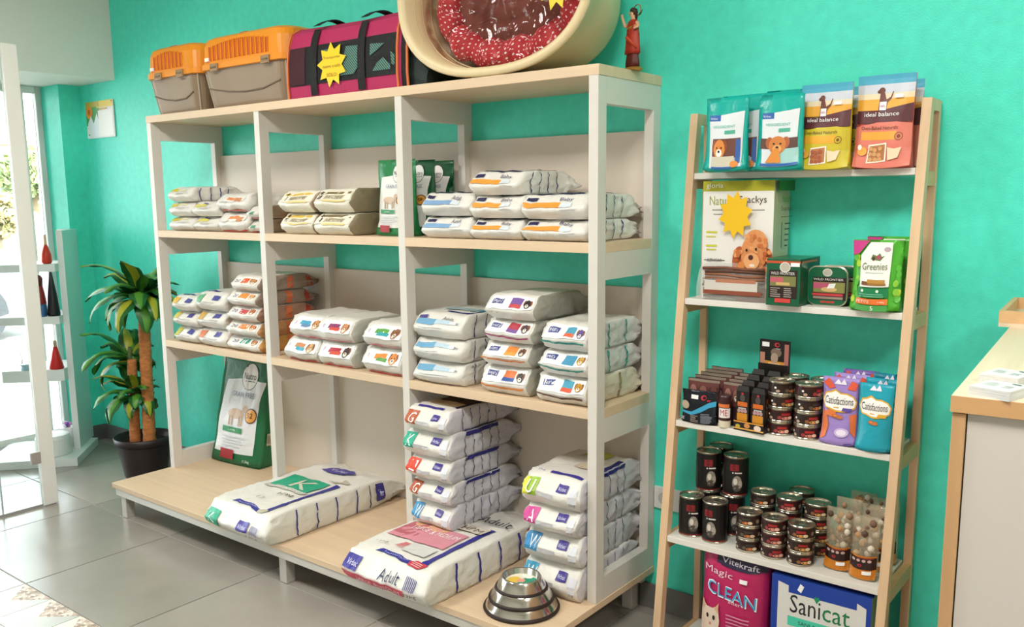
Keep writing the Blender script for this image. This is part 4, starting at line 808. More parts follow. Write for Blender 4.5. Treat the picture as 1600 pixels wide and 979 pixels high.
def idb(col, col2, name, kib):
    s = [('r', 'F', 0, 1, .90, 1, '4aa3c0', 8, 2), ('r', 'F', 0, 1, .80, .90, 'c9ccd6', 8, 2), ('r', 'F', 0, 1, .73, .80, 'e8d2b0', 8, 2), ('r', 'F', 0, 1, .62, .74, 'e8a63c', 8, 2), ('p', 'F', [(0, .48), (0, .62), (.35, .61), (.7, .65), (1, .68), (1, .48)], '5a2a30')]
    s += [('e', 'F', .44, .83, .055, .035, '6a3428'), ('e', 'F', .40, .82, .04, .02, '6a3428'), ('p', 'F', [(.40, .62), (.42, .81), (.49, .81), (.53, .73), (.60, .76), (.63, .82), (.645, .815), (.615, .74), (.56, .70), (.54, .62)], '6a3428'), ('r', 'F', .42, .54, .62, .71, 'f2f0f0'), ('t', 'F', "Hill's", .435, .65, .09, .03, 'a03a5c'), ('t', 'F', 'ideal balance', .16, .555, .62, .045, 'f4f0ec')]
    s += [('p', 'F', [(0, 0), (0, .44), (.4, .49), (.75, .49), (1, .46), (1, 0)], col), ('t', 'F', name, .12, .41, .66, .04, '5a3a28'), ('r', 'F', .12, .76, .30, .39, col2), ('e', 'F', .80, .33, .07, .045, '8a5a2c'), ('e', 'F', .80, .33, .055, .035, col), ('e', 'F', .80, .33, .03, .02, '7a4a28')]
    s += [('p', 'F', [(.26, .05), (.28, .25), (.60, .27), (.60, .07)], 'f2ead8'), ('p', 'F', [(.285, .065), (.30, .235), (.575, .255), (.575, .085)], 'b5764a')]
    rn = random.Random(7)
    s += [('e', 'F', .33+.08*(i % 3)+rn.uniform(-.015, .015), .10+.05*(i//3)+rn.uniform(-.01, .01), .038, .022, kib) for i in range(9)]
    s += [('e', 'F', .17, .18, .09, .05, 'e8a03c'), ('e', 'F', .12, .22, .04, .03, 'f2efe6'), ('p', 'F', [(.64, .08), (.62, .22), (.74, .20), (.86, .21), (.80, .10)], 'e6cfae'), ('r', 'F', .68, .82, .745, .78, 'f4f2ee')]
    return s
yel = idb('cbb62c', 'e8a62c', 'Oven-Baked Naturals', 'a8583c'); red = idb('dd7a68', 'e6a23c', 'Oven-Baked Naturals', 'd29a64')
for (x, y, W, H, lb, sp, c, sd, g) in ((2.928, -.155, .134, .220, 'front yellow dog-treat pouch between the teal and salmon pouches', yel, 'cbb62c', 51, 'a'), (2.945, -.085, .134, .214, 'yellow pouch standing behind the front yellow pouch', yel, 'cbb62c', 52, 'a'), (3.070, -.135, .140, .232, 'front salmon-red dog-treat pouch at the right of the ladder top shelf', red, 'c9584c', 53, 'b'), (3.078, -.075, .134, .222, 'salmon-red pouch behind the front salmon-red pouch', red, 'c9584c', 54, 'b')):
    pouch(x, y-.025, LZ[0], W, .055, H, lb, sp, c, sd, 0, 'oven-baked treat pouches on the ladder top shelf', lean=.0)
# shelf 2
def boxthing(name, label, x, y, z, W, Dp, H, fm, sm, tm_, specs, cat='box', rz=0, group=None, bev=.0015):
    t = thing(name, label, cat, (x, y, z), rz, group); q = MB()
    q.box(-W/2, W/2, 0, Dp, 0, H, fm); q.mi[5] = q.mat(sm); q.mi[1] = q.mat(tm_); q.build('carton', t, bevel=bev)
    q = MB(); deco(q, boxmap(W, Dp, H), specs, .0005, .00012); q.build('printed_label', t); return t
wb2 = M('e6e2dc', .45)
poodle = [('e', 'F', .74, .12, .22, .16, 'c9703c'), ('p', 'F', [(.52, 0), (.55, .2), (.95, .2), (.98, 0)], 'c4683a'), ('e', 'F', .55, .33, .10, .13, 'b55e34'), ('e', 'F', .93, .33, .09, .12, 'b55e34'), ('e', 'F', .76, .40, .18, .16, 'd58a54'), ('e', 'F', .78, .51, .15, .09, 'd9935c'), ('e', 'F', .74, .34, .11, .07, 'e0a06c'), ('e', 'F', .73, .37, .035, .022, '4a2018'), ('e', 'F', .67, .43, .015, .013, '2a1410'), ('e', 'F', .80, .44, .015, .013, '2a1410'), ('e', 'F', .75, .305, .04, .012, 'e9d5c9'), ('e', 'F', .60, .30, .05, .035, 'd0803f')]
rn = random.Random(5)
def curls(n, x0, x1, y0, y1): return [('e', 'F', rn.uniform(x0, x1), rn.uniform(y0, y1), .028, .018, rn.choice(['b5582c', 'd98a50', 'c06a38', 'cf7c44', 'e09c62'])) for _ in range(n)]
poodle = poodle[:4]+curls(40, .50, .98, .02, .36)+poodle[4:6]+curls(22, .62, .93, .42, .57)+curls(8, .50, .58, .26, .42)+curls(8, .90, .98, .26, .42)+poodle[6:]
sb = [('r', 'F', 0, 1, .915, 1, 'b0ab28', 2, 2), ('t', 'F', 'gloria', .05, .93, .24, .055, 'f0efe0'), ('t', 'F', 'Natural', .10, .80, .36, .075, '9aa24a'), ('t', 'F', 'Snackys', .52, .80, .38, .075, '4a3a30'), ('r', 'F', .14, .36, .755, .762, '8a8580', 1, 1), ('r', 'F', .70, .88, .755, .762, '8a8580', 1, 1), ('r', 'F', .16, .36, .72, .727, '8a8580', 1, 1), ('r', 'F', .06, .22, .565, .58, 'c9c93a', 1, 1), ('r', 'F', .06, .20, .53, .54, 'c9c93a', 1, 1), ('r', 'F', .06, .22, .45, .465, 'c9c93a', 1, 1), ('r', 'F', .07, .21, .42, .43, 'c9c93a', 1, 1),
    ('t', 'F', 'AZUCAR', .08, .32, .22, .03, '6a6460'), ('r', 'F', .04, .34, .333, .339, '4a4440', 1, 1), ('t', 'F', 'MENOS GLUTEN', .03, .24, .32, .03, '6a6460'), ('r', 'F', .02, .36, .253, .259, '4a4440', 1, 1), ('t', 'F', 'MENOS TRIGO', .04, .16, .30, .03, '6a6460'), ('r', 'F', .02, .36, .173, .179, '4a4440', 1, 1)]+poodle+star('F', .50, .72, .24, .20, 'e9b91c', 10, .70, .2)
sb += [('r', 'R', 0, 1, .915, 1, '2f7a34', 1, 1), ('t', 'R', 'Natural', .2, .82, .6, .06, '4a9a3c'), ('t', 'R', 'Snackys', .15, .74, .7, .05, '3a3430'), ('r', 'R', .15, .85, .70, .705, '3a3430', 1, 1), ('r', 'R', .2, .24, .45, .66, '2a2a28', 1, 1)]+[('r', 'R', .4, .4+.35*(1-.1*k), .64-.045*k, .652-.045*k, '4a4844', 1, 1) for k in range(5)]+[('r', 'R', .3, .8, .30-.06*k, .312-.06*k, '6a6a60', 1, 1) for k in range(3)]
boxthing('snack_box', 'tall white dog-snack box with a poodle picture and yellow star', 2.690, -.155, LZ[1], .212, .115, .338, wb2, M('b9bf9c', .45), M('6f7a2c', .45), sb)
# clear dome tray lying in front
t = thing('snack_tray', 'clear plastic pack of brown meat sticks lying before the poodle box', 'tray', (2.690, -.168, LZ[1]))
clr = M('e9e6e0', .12, trans=.0, alpha=.22, name='clear_plastic')
q = MB(); q.box(-.108, .108, -.005-.0, .0, 0, .0, clr) if False else None
q.rings([[(x_, y_, z_) for x_, y_, z_ in ((sx*(.112-ins), -.008, 0), (sx*(.112-ins), -.006, .045), (sx*(.108-ins), .002, .085-ins), (sx*(.100-ins), .008, .105-ins), (sx*(.100-ins), .011, .105-ins), (sx*(.112-ins), .011, 0))] for sx, ins in ((-1, 0), (-.8, -.003), (.8, -.003), (1, 0))], clr); q.build('clear_cover', t, bevel=.002)
q = MB(); rn = random.Random(9)
for k in range(9):
    z_ = .012+.010*k; q.tube([(-.095+rn.uniform(0, .01), -.001+rn.uniform(-.001, .001), z_+rn.uniform(-.002, .002)), (-.03, .001, z_+rn.uniform(-.003, .003)), (.03, 0, z_+rn.uniform(-.003, .003)), (.092, -.001, z_)], .0042, M(rn.choice(['7a4a34', '8f5c40', '5c3a2c']), .6), 6)
q.build('meat_sticks', t, smooth=True)
q = MB(); q.box(-.085, .075, -.0100, -.0088, .026, .058, M('cfc9c0', .3)); q.box(-.088, .088, -.0104, -.0100, .018, .030, M('8a4a34', .4)); q.box(-.05, .07, -.0104, -.0100, .052, .062, M('b5785c', .4)); q.build('paper_band', t)
# wild frontier carton, tin, second tin behind
gm = M('14583a', .35, name='green_carton'); gs = M('0f4a30', .35)
wf = [('r', 'F', 0, 1, .90, .95, 'c2502c', 3, 1), ('r', 'F', .08, .92, .16, .76, '2c1c1a'), ('e', 'F', .55, .82, .16, .11, 'd8d2c6'), ('e', 'F', .55, .82, .13, .09, 'b9b2a4'), ('t', 'F', 'WILD FRONTIER', .14, .66, .70, .06, 'e6e2dc'), ('r', 'F', .12, .88, .42, .63, '7a7a48'), ('r', 'F', .12, .5, .50, .60, 'c25a6a'), ('r', 'F', .3, .7, .44, .5, 'c9a86a')]+lines('F', .14, .44, .18, .4, 5, 'b5aca0', 2)+lines('F', .54, .84, .18, .4, 5, 'b5aca0', 4)+[('r', 'F', .28, .74, .07, .16, 'c9403c'), ('r', 'F', .72, .98, .84, .92, tagw), ('r', 'R', 0, .8, .91, .95, 'b5582c', 3, 1)]
boxthing('food_carton', 'dark green wet-food carton with round white seal', 2.846, -.200, LZ[1], .094, .15, .128, gm, gs, M('1c6a44', .3), wf)
t = thing('food_tin', 'front rounded green food tin with a pale rim, standing on edge', 'tin', (2.945, -.140, LZ[1]), 0, 'rounded green food tins on the ladder')
def rtin(t, full=True):
    q = MB(); q.rings([[(x_, y_, z_+.054) for x_, z_, _ in rr(.054-a, .054-a, .024, 0)] for y_, a in ((0, .003), (.002, 0), (.004, 0), (.030, .004), (.032, .008))], M('c9c2ae', .25, .6)); q.build('tin_body', t, smooth=False)
    q = MB(); q.rings([[(x_, y_, z_+.054) for x_, z_, _ in rr(.051, .051, .022, 0)] for y_ in (-.0008, .0)], M('14603e', .3)); FT = lambda f, u, v, off: Vector((-.054+.108*u, -.0008-off, .108*v))
    deco(q, FT, [('r', 'F', .14, .97, .16, .72, '2c1a1c'), ('e', 'F', .5, .84, .12, .10, 'd8d2c6'), ('e', 'F', .5, .84, .10, .08, 'b9b2a4'), ('t', 'F', 'WILD FRONTIER', .16, .64, .74, .055, 'efeae4'), ('r', 'F', .16, .94, .34, .60, '8a8a4c'), ('r', 'F', .16, .6, .44, .58, 'c25a78'), ('e', 'F', .55, .42, .2, .06, 'd9b27a'), ('r', 'F', .14, .90, .26, .32, 'c94048'), ('r', 'F', .16, .9, .18, .24, '9a8a7c'), ('r', 'F', .35, .7, .08, .13, 'b8443c'), ('p', 'F', [(.5, .44), (.55, .56), (.72, .58), (.68, .46)], tagw)], .0003, .0001)
    q.build('tin_label', t)
rtin(t)
t2 = dup(t, (2.965, -.100, LZ[1]), 0, 'rear green food tin, only its rim showing above the front tin')
gn = [('p', 'F', [(0, .99), (.34, .99), (.12, .80), (0, .78)], 'c43a84'), ('p', 'F', [(.20, .34), (.17, .78), (.36, .97), (.80, .97), (.80, .35)], 'ece8e2'), ('e', 'F', .70, .87, .07, .035, 'b5a0a8'), ('p', 'F', [(.38, .73), (.42, .80), (.50, .78), (.56, .82), (.60, .77), (.66, .78), (.58, .71), (.48, .72)], '5a7a3c'), ('e', 'F', .54, .76, .05, .03, 'a8445c'), ('e', 'F', .44, .74, .03, .03, '4a2c20'), ('t', 'F', 'Greenies', .22, .58, .52, .10, '6a7a4a', .02), ('t', 'F', '™', .75, .64, .02, .02, '6a7a4a') if False else ('r', 'F', .3, .68, .54, .545, '8a9a6a', 2, 1),
    ('r', 'F', .24, .40, .37, .42, '7a4a28'), ('r', 'F', .36, .72, .40, .45, 'b5863c'), ('r', 'F', .38, .74, .37, .40, '9a6a2c'), ('r', 'F', .17, .80, .20, .33, '157a4a'), ('e', 'F', .27, .29, .03, .02, 'e2ecd8'), ('e', 'F', .58, .29, .03, .02, 'e2ecd8')]+lines('F', .2, .74, .20, .26, 2, '7ac09a')+[('r', 'F', .15, .80, .10, .18, 'e2702c'), ('t', 'F', 'PETITE', .17, .12, .26, .04, 'f6e6d8'), ('t', 'F', '140g', .60, .12, .14, .03, 'f6e6d8'), ('t', 'F', '5', .46, .02, .05, .06, 'f4f4ec'), ('r', 'F', .15, .8, .01, .09, '4a9a4c') , ('t', 'F', '5', .46, .02, .05, .06, 'f4f4ec')]
rn = random.Random(2); gn = [('e', 'F', rn.choice([rn.uniform(.02, .14), rn.uniform(.86, .98)]), rn.uniform(.05, .75), .05, .05, rn.choice(['8ac83c', '5ab83a', 'a8c83a'])) for _ in range(16)]+gn
pouch(3.080, -.190, LZ[1], .122, .05, .182, 'front bright green and white dental-chew pouch beside the right ladder leg', gn, '4fae30', 61, 0, 'green dental chew pouches on the ladder')
pouch(3.092, -.125, LZ[1], .118, .05, .188, 'green dental-chew pouch behind the front one, magenta corner showing', gn, '4fae30', 62, 0, 'green dental chew pouches on the ladder')
pouch(3.098, -.070, LZ[1], .10, .045, .185, 'darker green pouch at the very back near the right post', [('r', 'F', .1, .8, .3, .7, '2c6a34')], '1c5a2c', 63, 0)
# shelf 3
Z3, Z4, Z5 = LZ[2], LZ[3], LZ[4]
bp_ = [('r', 'F', .0, 1, .93, .99, '8f8072', 4, 1), ('r', 'F', .0, .98, .45, .93, '6a3c38'), ('r', 'F', 0, 1, .0, .1, '1c1416')]+pet('F', .18, .70, .15, .15, '9a6a60', '5a3430')+pet('F', .52, .70, .15, .15, '8a5a50', '5a3430')+pet('F', .85, .70, .13, .15, '6a3a38', '4a2828')+pet('F', .2, .28, .17, .18, 'b59a80', '6a5040')
k = 0
for col_, (cx_, n_) in enumerate(((2.612, 5), (2.722-.008, 4))):
    for j in range(n_):
        yy = -.185+.030*j
        if col_ == 0 and j == 0: yy = -.190
        pouch(cx_+.004*j, yy, Z3, .100 if col_ == 0 else .085, .024, .125+.004*j, ['leftmost', 'second'][col_]+' row of dark dog-treat sachets, number %s from the front' % ['one', 'two', 'three', 'four', 'five'][j], bp_, '3a2426', 70+k, 0, 'dark treat sachets on the third ladder shelf', 'treat_sachet'); k += 1
pouch(2.618, -.226, Z3, .108, .020, .098, 'black treat sachet with turquoise wave and white price sticker in front', [('p', 'F', [(0, .32), (.3, .34), (.55, .5), (.8, .66), (1, .72), (1, .56), (.8, .50), (.55, .34), (.3, .24), (0, .26)], '3a9ac0'), ('r', 'F', .28, .48, .74, .86, tagw), ('e', 'F', .64, .80, .08, .08, 'b82c34'), ('e', 'F', .66, .80, .05, .05, '14141c'), ('r', 'F', .74, .84, .70, .74, 'b82c34'), ('e', 'F', .1, .52, .13, .13, 'b5a08a')]+lines('F', .28, .52, .04, .26, 5, 'a89a90', 2)+lines('F', .6, .96, .04, .34, 7, '9aa0ac', 3)+[('t', 'F', 'SNACK', .02, .06, .10, .1, 'd9d9e0')], '11131c', 90, 0, name='treat_sachet')
t = thing('treat_jar', 'cream-based jar with orange and white label between the sachets and sticks', 'jar', (2.694, -.210, Z3))
q = MB(); q.lathe([(.016, 0), (.0175, .002), (.0175, .020), (.016, .021)], M('d9cfb5', .5), 20); q.build('base', t, smooth=False)
q = MB(); q.lathe([(.0178, .0215), (.0185, .025), (.0185, .090), (.016, .094), (.001, .094)], M('3a1c20', .35), 20); deco(q, cylmap(.0185), [('r', 'S', .2, .85, .060, .070, 'd9763c'), ('r', 'S', .3, .9, .030, .058, 'e6e0dc'), ('t', 'S', 'ME', .4, .036, .35, .018, 'b03040')], .0005, .0002); q.build('jar_body', t)
# stick display
t = thing('stick_display', 'black and orange cardboard display of treat sticks with a tall header', 'display', (2.772, -.225, Z3), R(-6))
bc = M('17100e', .4, name='black_card')
q = MB(); q.box(-.046, .046, 0, .13, 0, .002, bc); q.hexa([(-.046, 0, .002), (.046, 0, .002), (.046, .0015, .002), (-.046, .0015, .002)], [(-.046, 0, .028), (.046, 0, .028), (.046, .0015, .028), (-.046, .0015, .028)], bc)
for sx in (-.046, .0445): q.hexa([(sx, .0015, .002), (sx+.0015, .0015, .002), (sx+.0015, .13, .002), (sx, .13, .002)], [(sx, .0015, .028), (sx+.0015, .0015, .028), (sx+.0015, .13, .15), (sx, .13, .15)], bc)
q.box(-.046, .046, .13, .132, 0, .175, bc); q.build('tray', t)
q = MB(); FD = lambda f, u, v, off: Vector((-.046+.092*u, -off, .028*v)); deco(q, FD, [('r', 'F', 0, 1, .16, .3, 'd9a04a', 4, 1), ('e', 'F', .14, .45, .08, .2, 'b8a83c'), ('e', 'F', .45, .6, .1, .25, 'c98a4a'), ('e', 'F', .8, .5, .12, .3, 'e0c9b8'), ('r', 'F', 0, 1, .86, .98, 'd9953a', 4, 1)], .0004, .0001); q.build('tray_print', t)
q = MB(); q.hexa([(-.044, .133, .15), (.050, .133, .15), (.050, .135, .15), (-.044, .135, .15)], [(-.044, .133, .245), (.050, .133, .245), (.050, .135, .245), (-.044, .135, .245)], bc)
FH = lambda f, u, v, off: Vector((-.044+.094*u, .133-off, .15+.095*v))
deco(q, FH, [('r', 'F', .1, .95, .12, .35, 'c98a2c', 3, 1), ('r', 'F', .02, .18, .1, .6, 'b5806a'), ('r', 'F', .82, .96, .1, .9, 'a86a60'), ('e', 'F', .55, .62, .18, .14, '7a6658'), ('e', 'F', .5, .45, .12, .16, 'a8907c'), ('r', 'F', .08, .32, .78, .92, tagw), ('e', 'F', .58, .86, .09, .07, 'b82c38'), ('e', 'F', .60, .86, .05, .04, '17100e'), ('t', 'F', 'SNACK', .55, .73, .16, .03, 'd9d5d0'), ('r', 'F', .3, .7, .14, .3, 'e0b98a')], .0004, .0001); q.build('header_card', t)
for i in range(2):
    for j in range(4):
        q = MB(); x_ = -.024+.048*i; y_ = .010+.028*j; z_ = .004+.012*j
        q.rings([[(x_+a, y_+b_, z_+zz) for a, b_ in ((-.020, -.004), (.020, -.004), (.020, .006), (-.020, .006))] for zz in (0, .108)]+[[(x_+a, y_+b_+.003, z_+.122) for a, b_ in ((-.016, -.002), (.016, -.002), (.016, 0), (-.016, 0))]], bc)
        FK = lambda f, u, v, off: Vector((x_-.020+.040*u, y_-.004-off, z_+.108*v))
        deco(q, FK, [('r', 'F', .1, .9, .04, .42, 'c98420', 2, 2), ('r', 'F', .12, .88, .60, .72, 'c9641c'), ('e', 'F', .25, .48, .13, .05, 'b08a8a'), ('e', 'F', .5, .48, .13, .05, 'b08a8a'), ('e', 'F', .75, .48, .13, .05, 'b08a8a'), ('r', 'F', .2, .8, .53, .57, 'b5b0aa'), ('e', 'F', .5, .82, .2, .1, '4a4440'), ('e', 'F', .5, .94, .09, .03, 'b82c38')], .0003, .0001)
        q.build('stick_pack', t)
# cans
steel = M('b5ad9c', .22, .9, name='can_steel'); gild = M('a8864e', .25, .8, name='can_gilt')
def canmesh(r, h, band, specs, nm, rim=steel):
    t = thing(nm, 'x', 'can', (0, 0, 0))
    q = MB(); q.lathe([(r*.93, .0005), (r*.985, 0), (r, .002), (r, .004), (r*.975, .0055), (r*.97, h-.0055), (r, h-.004), (r*1.0, h-.0015), (r*.97, h), (r*.93, h-.001), (r*.91, h-.004), (r*.3, h-.0035), (.001, h-.0035)], rim, 28); q.build('can_body', t, smooth=False)
    q = MB(); q.lathe([(r*.978, .006), (r*.978, h-.006)], band, 28, caps=(False, False)); deco(q, cylmap(r*.98), specs, .0003, .00012); q.build('can_label', t)
    q = MB(); q.rings([[(r*.15+r*.38*math.cos(a), r*.16*math.sin(a), h-.0033+zz) for a in [2*math.pi*k_/12 for k_ in range(12)]] for zz in (0, .0012)], rim); q.build('ring_pull', t)
    return t
def smallspec(c1, c2, c3): return [('r', 'S', .0, 1, .009, .026, '2a1512', 10, 1), ('e', 'S', .55, .012, .10, .004, c1), ('e', 'S', .66, .013, .06, .0045, c2), ('e', 'S', .40, .014, .05, .005, c3), ('e', 'S', .85, .018, .05, .006, '8a7466'), ('r', 'S', .44, .66, .019, .026, 'a8282c' if c3 != '5a5040' else '3a3430', 3, 1), ('e', 'S', .18, .012, .05, .004, 'b59c86'), ('e', 'S', .12, .021, .03, .003, 'e6e2de')]
sr, sh = .0365, .0385
protoA = canmesh(sr, sh, M('241410', .35), smallspec('c9743c', 'd9c2a0', '5a5040'), 'small_can')
protoB = canmesh(sr, sh, M('3a1216', .35), smallspec('d98a78', 'e6b5a0', '9a3a3c'), 'small_can')
protoC = canmesh(sr, sh, M('2a1a12', .35), smallspec('d9a05a', 'ecd9b0', '8a5a34'), 'small_can')
tallspec = [('r', 'S', 0, 1, .010, .112, '0e0b0b', 10, 1), ('r', 'S', .40, .62, .080, .100, '8a1c24', 3, 1), ('t', 'S', 'CL', .45, .084, .12, .013, '2a0808'), ('r', 'S', .46, .70, .072, .076, 'd9d2cc', 2, 1), ('e', 'S', .58, .044, .12, .022, '8a8278'), ('e', 'S', .54, .048, .05, .010, 'cfc6ba'), ('e', 'S', .66, .040, .05, .012, 'a89c8e'), ('e', 'S', .58, .028, .10, .010, '4a423c'), ('r', 'S', .1, 1, .006, .010, '7a2420', 8, 1), ('r', 'S', .0, .2, .02, .09, '3a3430', 2, 1)]
tr_, th_ = .0375, .122
protoT = canmesh(tr_, th_, M('14100f', .3), tallspec, 'tall_can')
used = set()
def place(proto, x, y, z, rz, label, group):
    if proto.name not in used:
        used.add(proto.name); proto.location = (x, y, z); proto.rotation_euler = (0, 0, rz); proto['label'] = label; proto['group'] = group; return proto
    return dup(proto, (x, y, z), rz, label, group)
CR = R(20)
g = 'small pet-food cans on the third ladder shelf'
for c_, (x, y, nm_) in enumerate(((2.846, -.180, 'front stack beside the stick display'), (2.922, -.180, 'front stack beside the purple pouch'), (2.858, -.102, 'rear left stack'), (2.936, -.102, 'rear right stack'))):
    for j in range(4):
        if c_ in (2, 3) and j < 1 and False: continue
        place((protoA, protoB, protoC)[(c_+j) % 3] if j != 0 else protoB, x, y, Z3+j*sh*.985-.0*(j), CR+.25*j, '%s small can, third ladder shelf, %s' % (['lowest', 'second', 'third', 'topmost'][j], nm_), g)
g = 'small pet-food cans on the fourth ladder shelf'
for c_, (x, y, n_, nm_, pr) in enumerate(((2.778, -.210, 3, 'front left stack of three', protoA), (2.853, -.212, 3, 'front middle stack of three', protoB), (2.930, -.215, 3, 'front right stack of three', protoC), (2.784, -.128, 4, 'rear left stack of four', protoA), (2.862, -.128, 4, 'rear middle stack of four', protoB), (2.944, -.128, 4, 'rear right stack of four', protoC), (2.870, -.052, 4, 'hindmost stack against the wall', protoA))):
    for j in range(n_):
        place(pr, x, y, Z4+j*sh*.985, CR+.1*c_-.2*j, '%s small can, fourth ladder shelf, %s' % (['lowest', 'second', 'third', 'topmost'][j], nm_), g)
g = 'tall black pet-food cans on the fourth ladder shelf'
for (x, y, z, rz, lb) in ((2.592, -.200, 0, 0, 'front left tall black can standing on the fourth ladder shelf'), (2.670, -.205, 0, -.5, 'front right tall black can beside the small cans'), (2.606, -.120, 0, 0, 'lower rear left tall black can'), (2.686, -.120, 0, .1, 'lower rear right tall black can'), (2.606, -.120, 1, .05, 'upper tall black can, left of the raised pair'), (2.692, -.115, 1, -.1, 'upper tall black can, right of the raised pair'), (2.612, -.046, 0, .2, 'lower hindmost tall black can against the wall'), (2.630, -.046, 1, .2, 'upper hindmost tall black can against the wall')):
    if z == 1 and y == -.046: x = 2.612
    place(protoT, x, y, Z4+z*th_*.99, rz+CR, lb, g)
# cat treat pouches (cloud label, no cartoon)
def cat_s(bgc, acc, cut=None):
    s = [('p', 'F', [(.3, .90), (.42, .98), (.5, .92), (.58, .99), (.66, .90)], 'e6e0ee')]
    if acc == 'o': s += [('p', 'F', [(0, .9), (.15, .98), (.35, .85), (.2, .82)], 'd9583c'), ('p', 'F', [(.68, .84), (.8, .97), (.98, .92), (.9, .82)], 'd9583c'), ('p', 'F', [(.02, .04), (.03, .5), (.16, .46), (.24, .30), (.16, .10)], 'd9703c'), ('p', 'F', [(.80, .46), (.97, .48), (.98, .12), (.86, .20)], 'd9703c'), ('e', 'F', .28, .47, .16, .05, 'd9743c'), ('e', 'F', .62, .2, .2, .07, 'c9b4dc'), ('e', 'F', .62, .2, .14, .045, 'e6dcee')]
    cl = [(.02, .66), (.10, .77), (.24, .79), (.36, .83), (.52, .78), (.70, .78), (.88, .74), (.98, .66), (.94, .56), (.78, .52), (.6, .50), (.42, .50), (.24, .53), (.1, .54)]
    s += [('p', 'F', cl, 'd9a62c'), ('p', 'F', [(.5+(a-.5)*.93, .655+(b_-.655)*.84) for a, b_ in cl], 'efebe6'), ('t', 'F', 'Catisfactions', .10, .61, .78, .11, '4a3c3c'), ('r', 'F', .36, .5, .555, .57, 'd9a62c', 1, 1), ('p', 'F', [(.58, .52), (.62, .57), (.86, .56), (.84, .51)], '5c4a9c' if acc == 'o' else 'd9a62c')]
    s += [('e', 'F', .42, .44, .09, .028, 'b5602c'), ('e', 'F', .54, .43, .09, .028, 'c2703a'), ('e', 'F', .42, .445, .05, .012, 'd98a4c'), ('r', 'F', .72, .92, .02, .04, '4a3a8a' if acc == 'o' else '2a8a9c', 1, 1)]
    return s
pp = cat_s('a58ac8', 'o'); tc_ = cat_s('2aa4b4', 't')
g = 'cat treat pouches on the third ladder shelf'
for (x, y, W, H, lb, sp, c, sd) in ((3.013, -.205, .094, .180, 'front purple cat-treat pouch on the third ladder shelf', pp, '9c82c4', 101), (3.022, -.150, .094, .182, 'purple cat-treat pouch just behind the front purple one', pp, '9c82c4', 102), (3.030, -.095, .094, .184, 'rearmost purple cat-treat pouch', pp, '7a5aa8', 103), (3.106, -.215, .086, .176, 'front teal cat-treat pouch beside the right ladder leg', tc_, '1f9cb0', 104), (3.106, -.160, .086, .180, 'teal cat-treat pouch just behind the front teal one', tc_, '1f9cb0', 105), (3.108, -.105, .082, .184, 'rearmost teal cat-treat pouch near the wall', tc_, '17809a', 106)):
    pouch(x, y-.012, Z3, W, .044, H, lb, sp, c, sd, 0, g, rough=.3)
# chew bags on shelf 4
clb = M('cfc0a4', .12, alpha=.30, name='clear_bag')
def chew(x, y, lb, seed, H=.17):
    t = thing('chew_bag', lb, 'bag', (x, y, Z4), 0, 'clear bags of rawhide chews')
    W = .070; D, F = pouchmap(W, .045, H, seed, 1.2)
    q = MB(); gridbox(q, D, 8, 3, 12, clb); q.build('clear_film', t, smooth=True)
    q = MB(); rn = random.Random(seed)
    for _ in range(26):
        zc = rn.uniform(.055, H*.92); th = .015*(1-(zc/H)**2); p = Vector((rn.uniform(-.026, .026), .0225+rn.uniform(-th, th), zc)); r_ = rn.uniform(.006, .010)
        q.rings([[(p.x+r_*s_*math.cos(a), p.y+r_*.7*s_*math.sin(a), p.z+zz) for a in [2*math.pi*k_/7 for k_ in range(7)]] for s_, zz in ((.4, -r_), (1, -.3*r_), (.9, .5*r_), (.3, r_))], M(rn.choice(['c9a06a', '9a7a5c', '7a5a48', 'd9cdbc', 'b58a5c', '5a4034']), .6))
    tag(q.build('chews', t, smooth=True), kind='stuff')
    q = MB(); deco(q, F, [('r', 'F', .02, .98, .02, .17, 'c2741c', 6, 3), ('r', 'F', .02, .98, .17, .36, '2a1412', 6, 3), ('r', 'F', .02, .98, .36, .385, 'c2741c', 6, 1)]+[('e', 'F', .16+.2*i, .31, .07, .022, 'c9a8a4') for i in range(4)]+[('e', 'F', .42, .235, .08, .022, 'b82c38'), ('e', 'F', .43, .235, .04, .011, '2a1412'), ('r', 'F', .3, .9, .345, .36, '8a3430'), ('r', 'F', .52, .84, .10, .155, tagw)], .0018, .0002); q.build('printed_label', t)
chew(3.026, -.215, 'front left clear bag of rawhide chews beside the cans', 111); chew(3.100, -.235, 'front right clear bag of rawhide chews beside the ladder leg', 112)
chew(3.030, -.150, 'clear chew bag behind the front left one', 113, .18); chew(3.104, -.165, 'clear chew bag behind the front right one', 114, .18); chew(3.050, -.090, 'rearmost left clear chew bag', 115, .185); chew(3.122-.01, -.100, 'rearmost right clear chew bag', 116, .18)
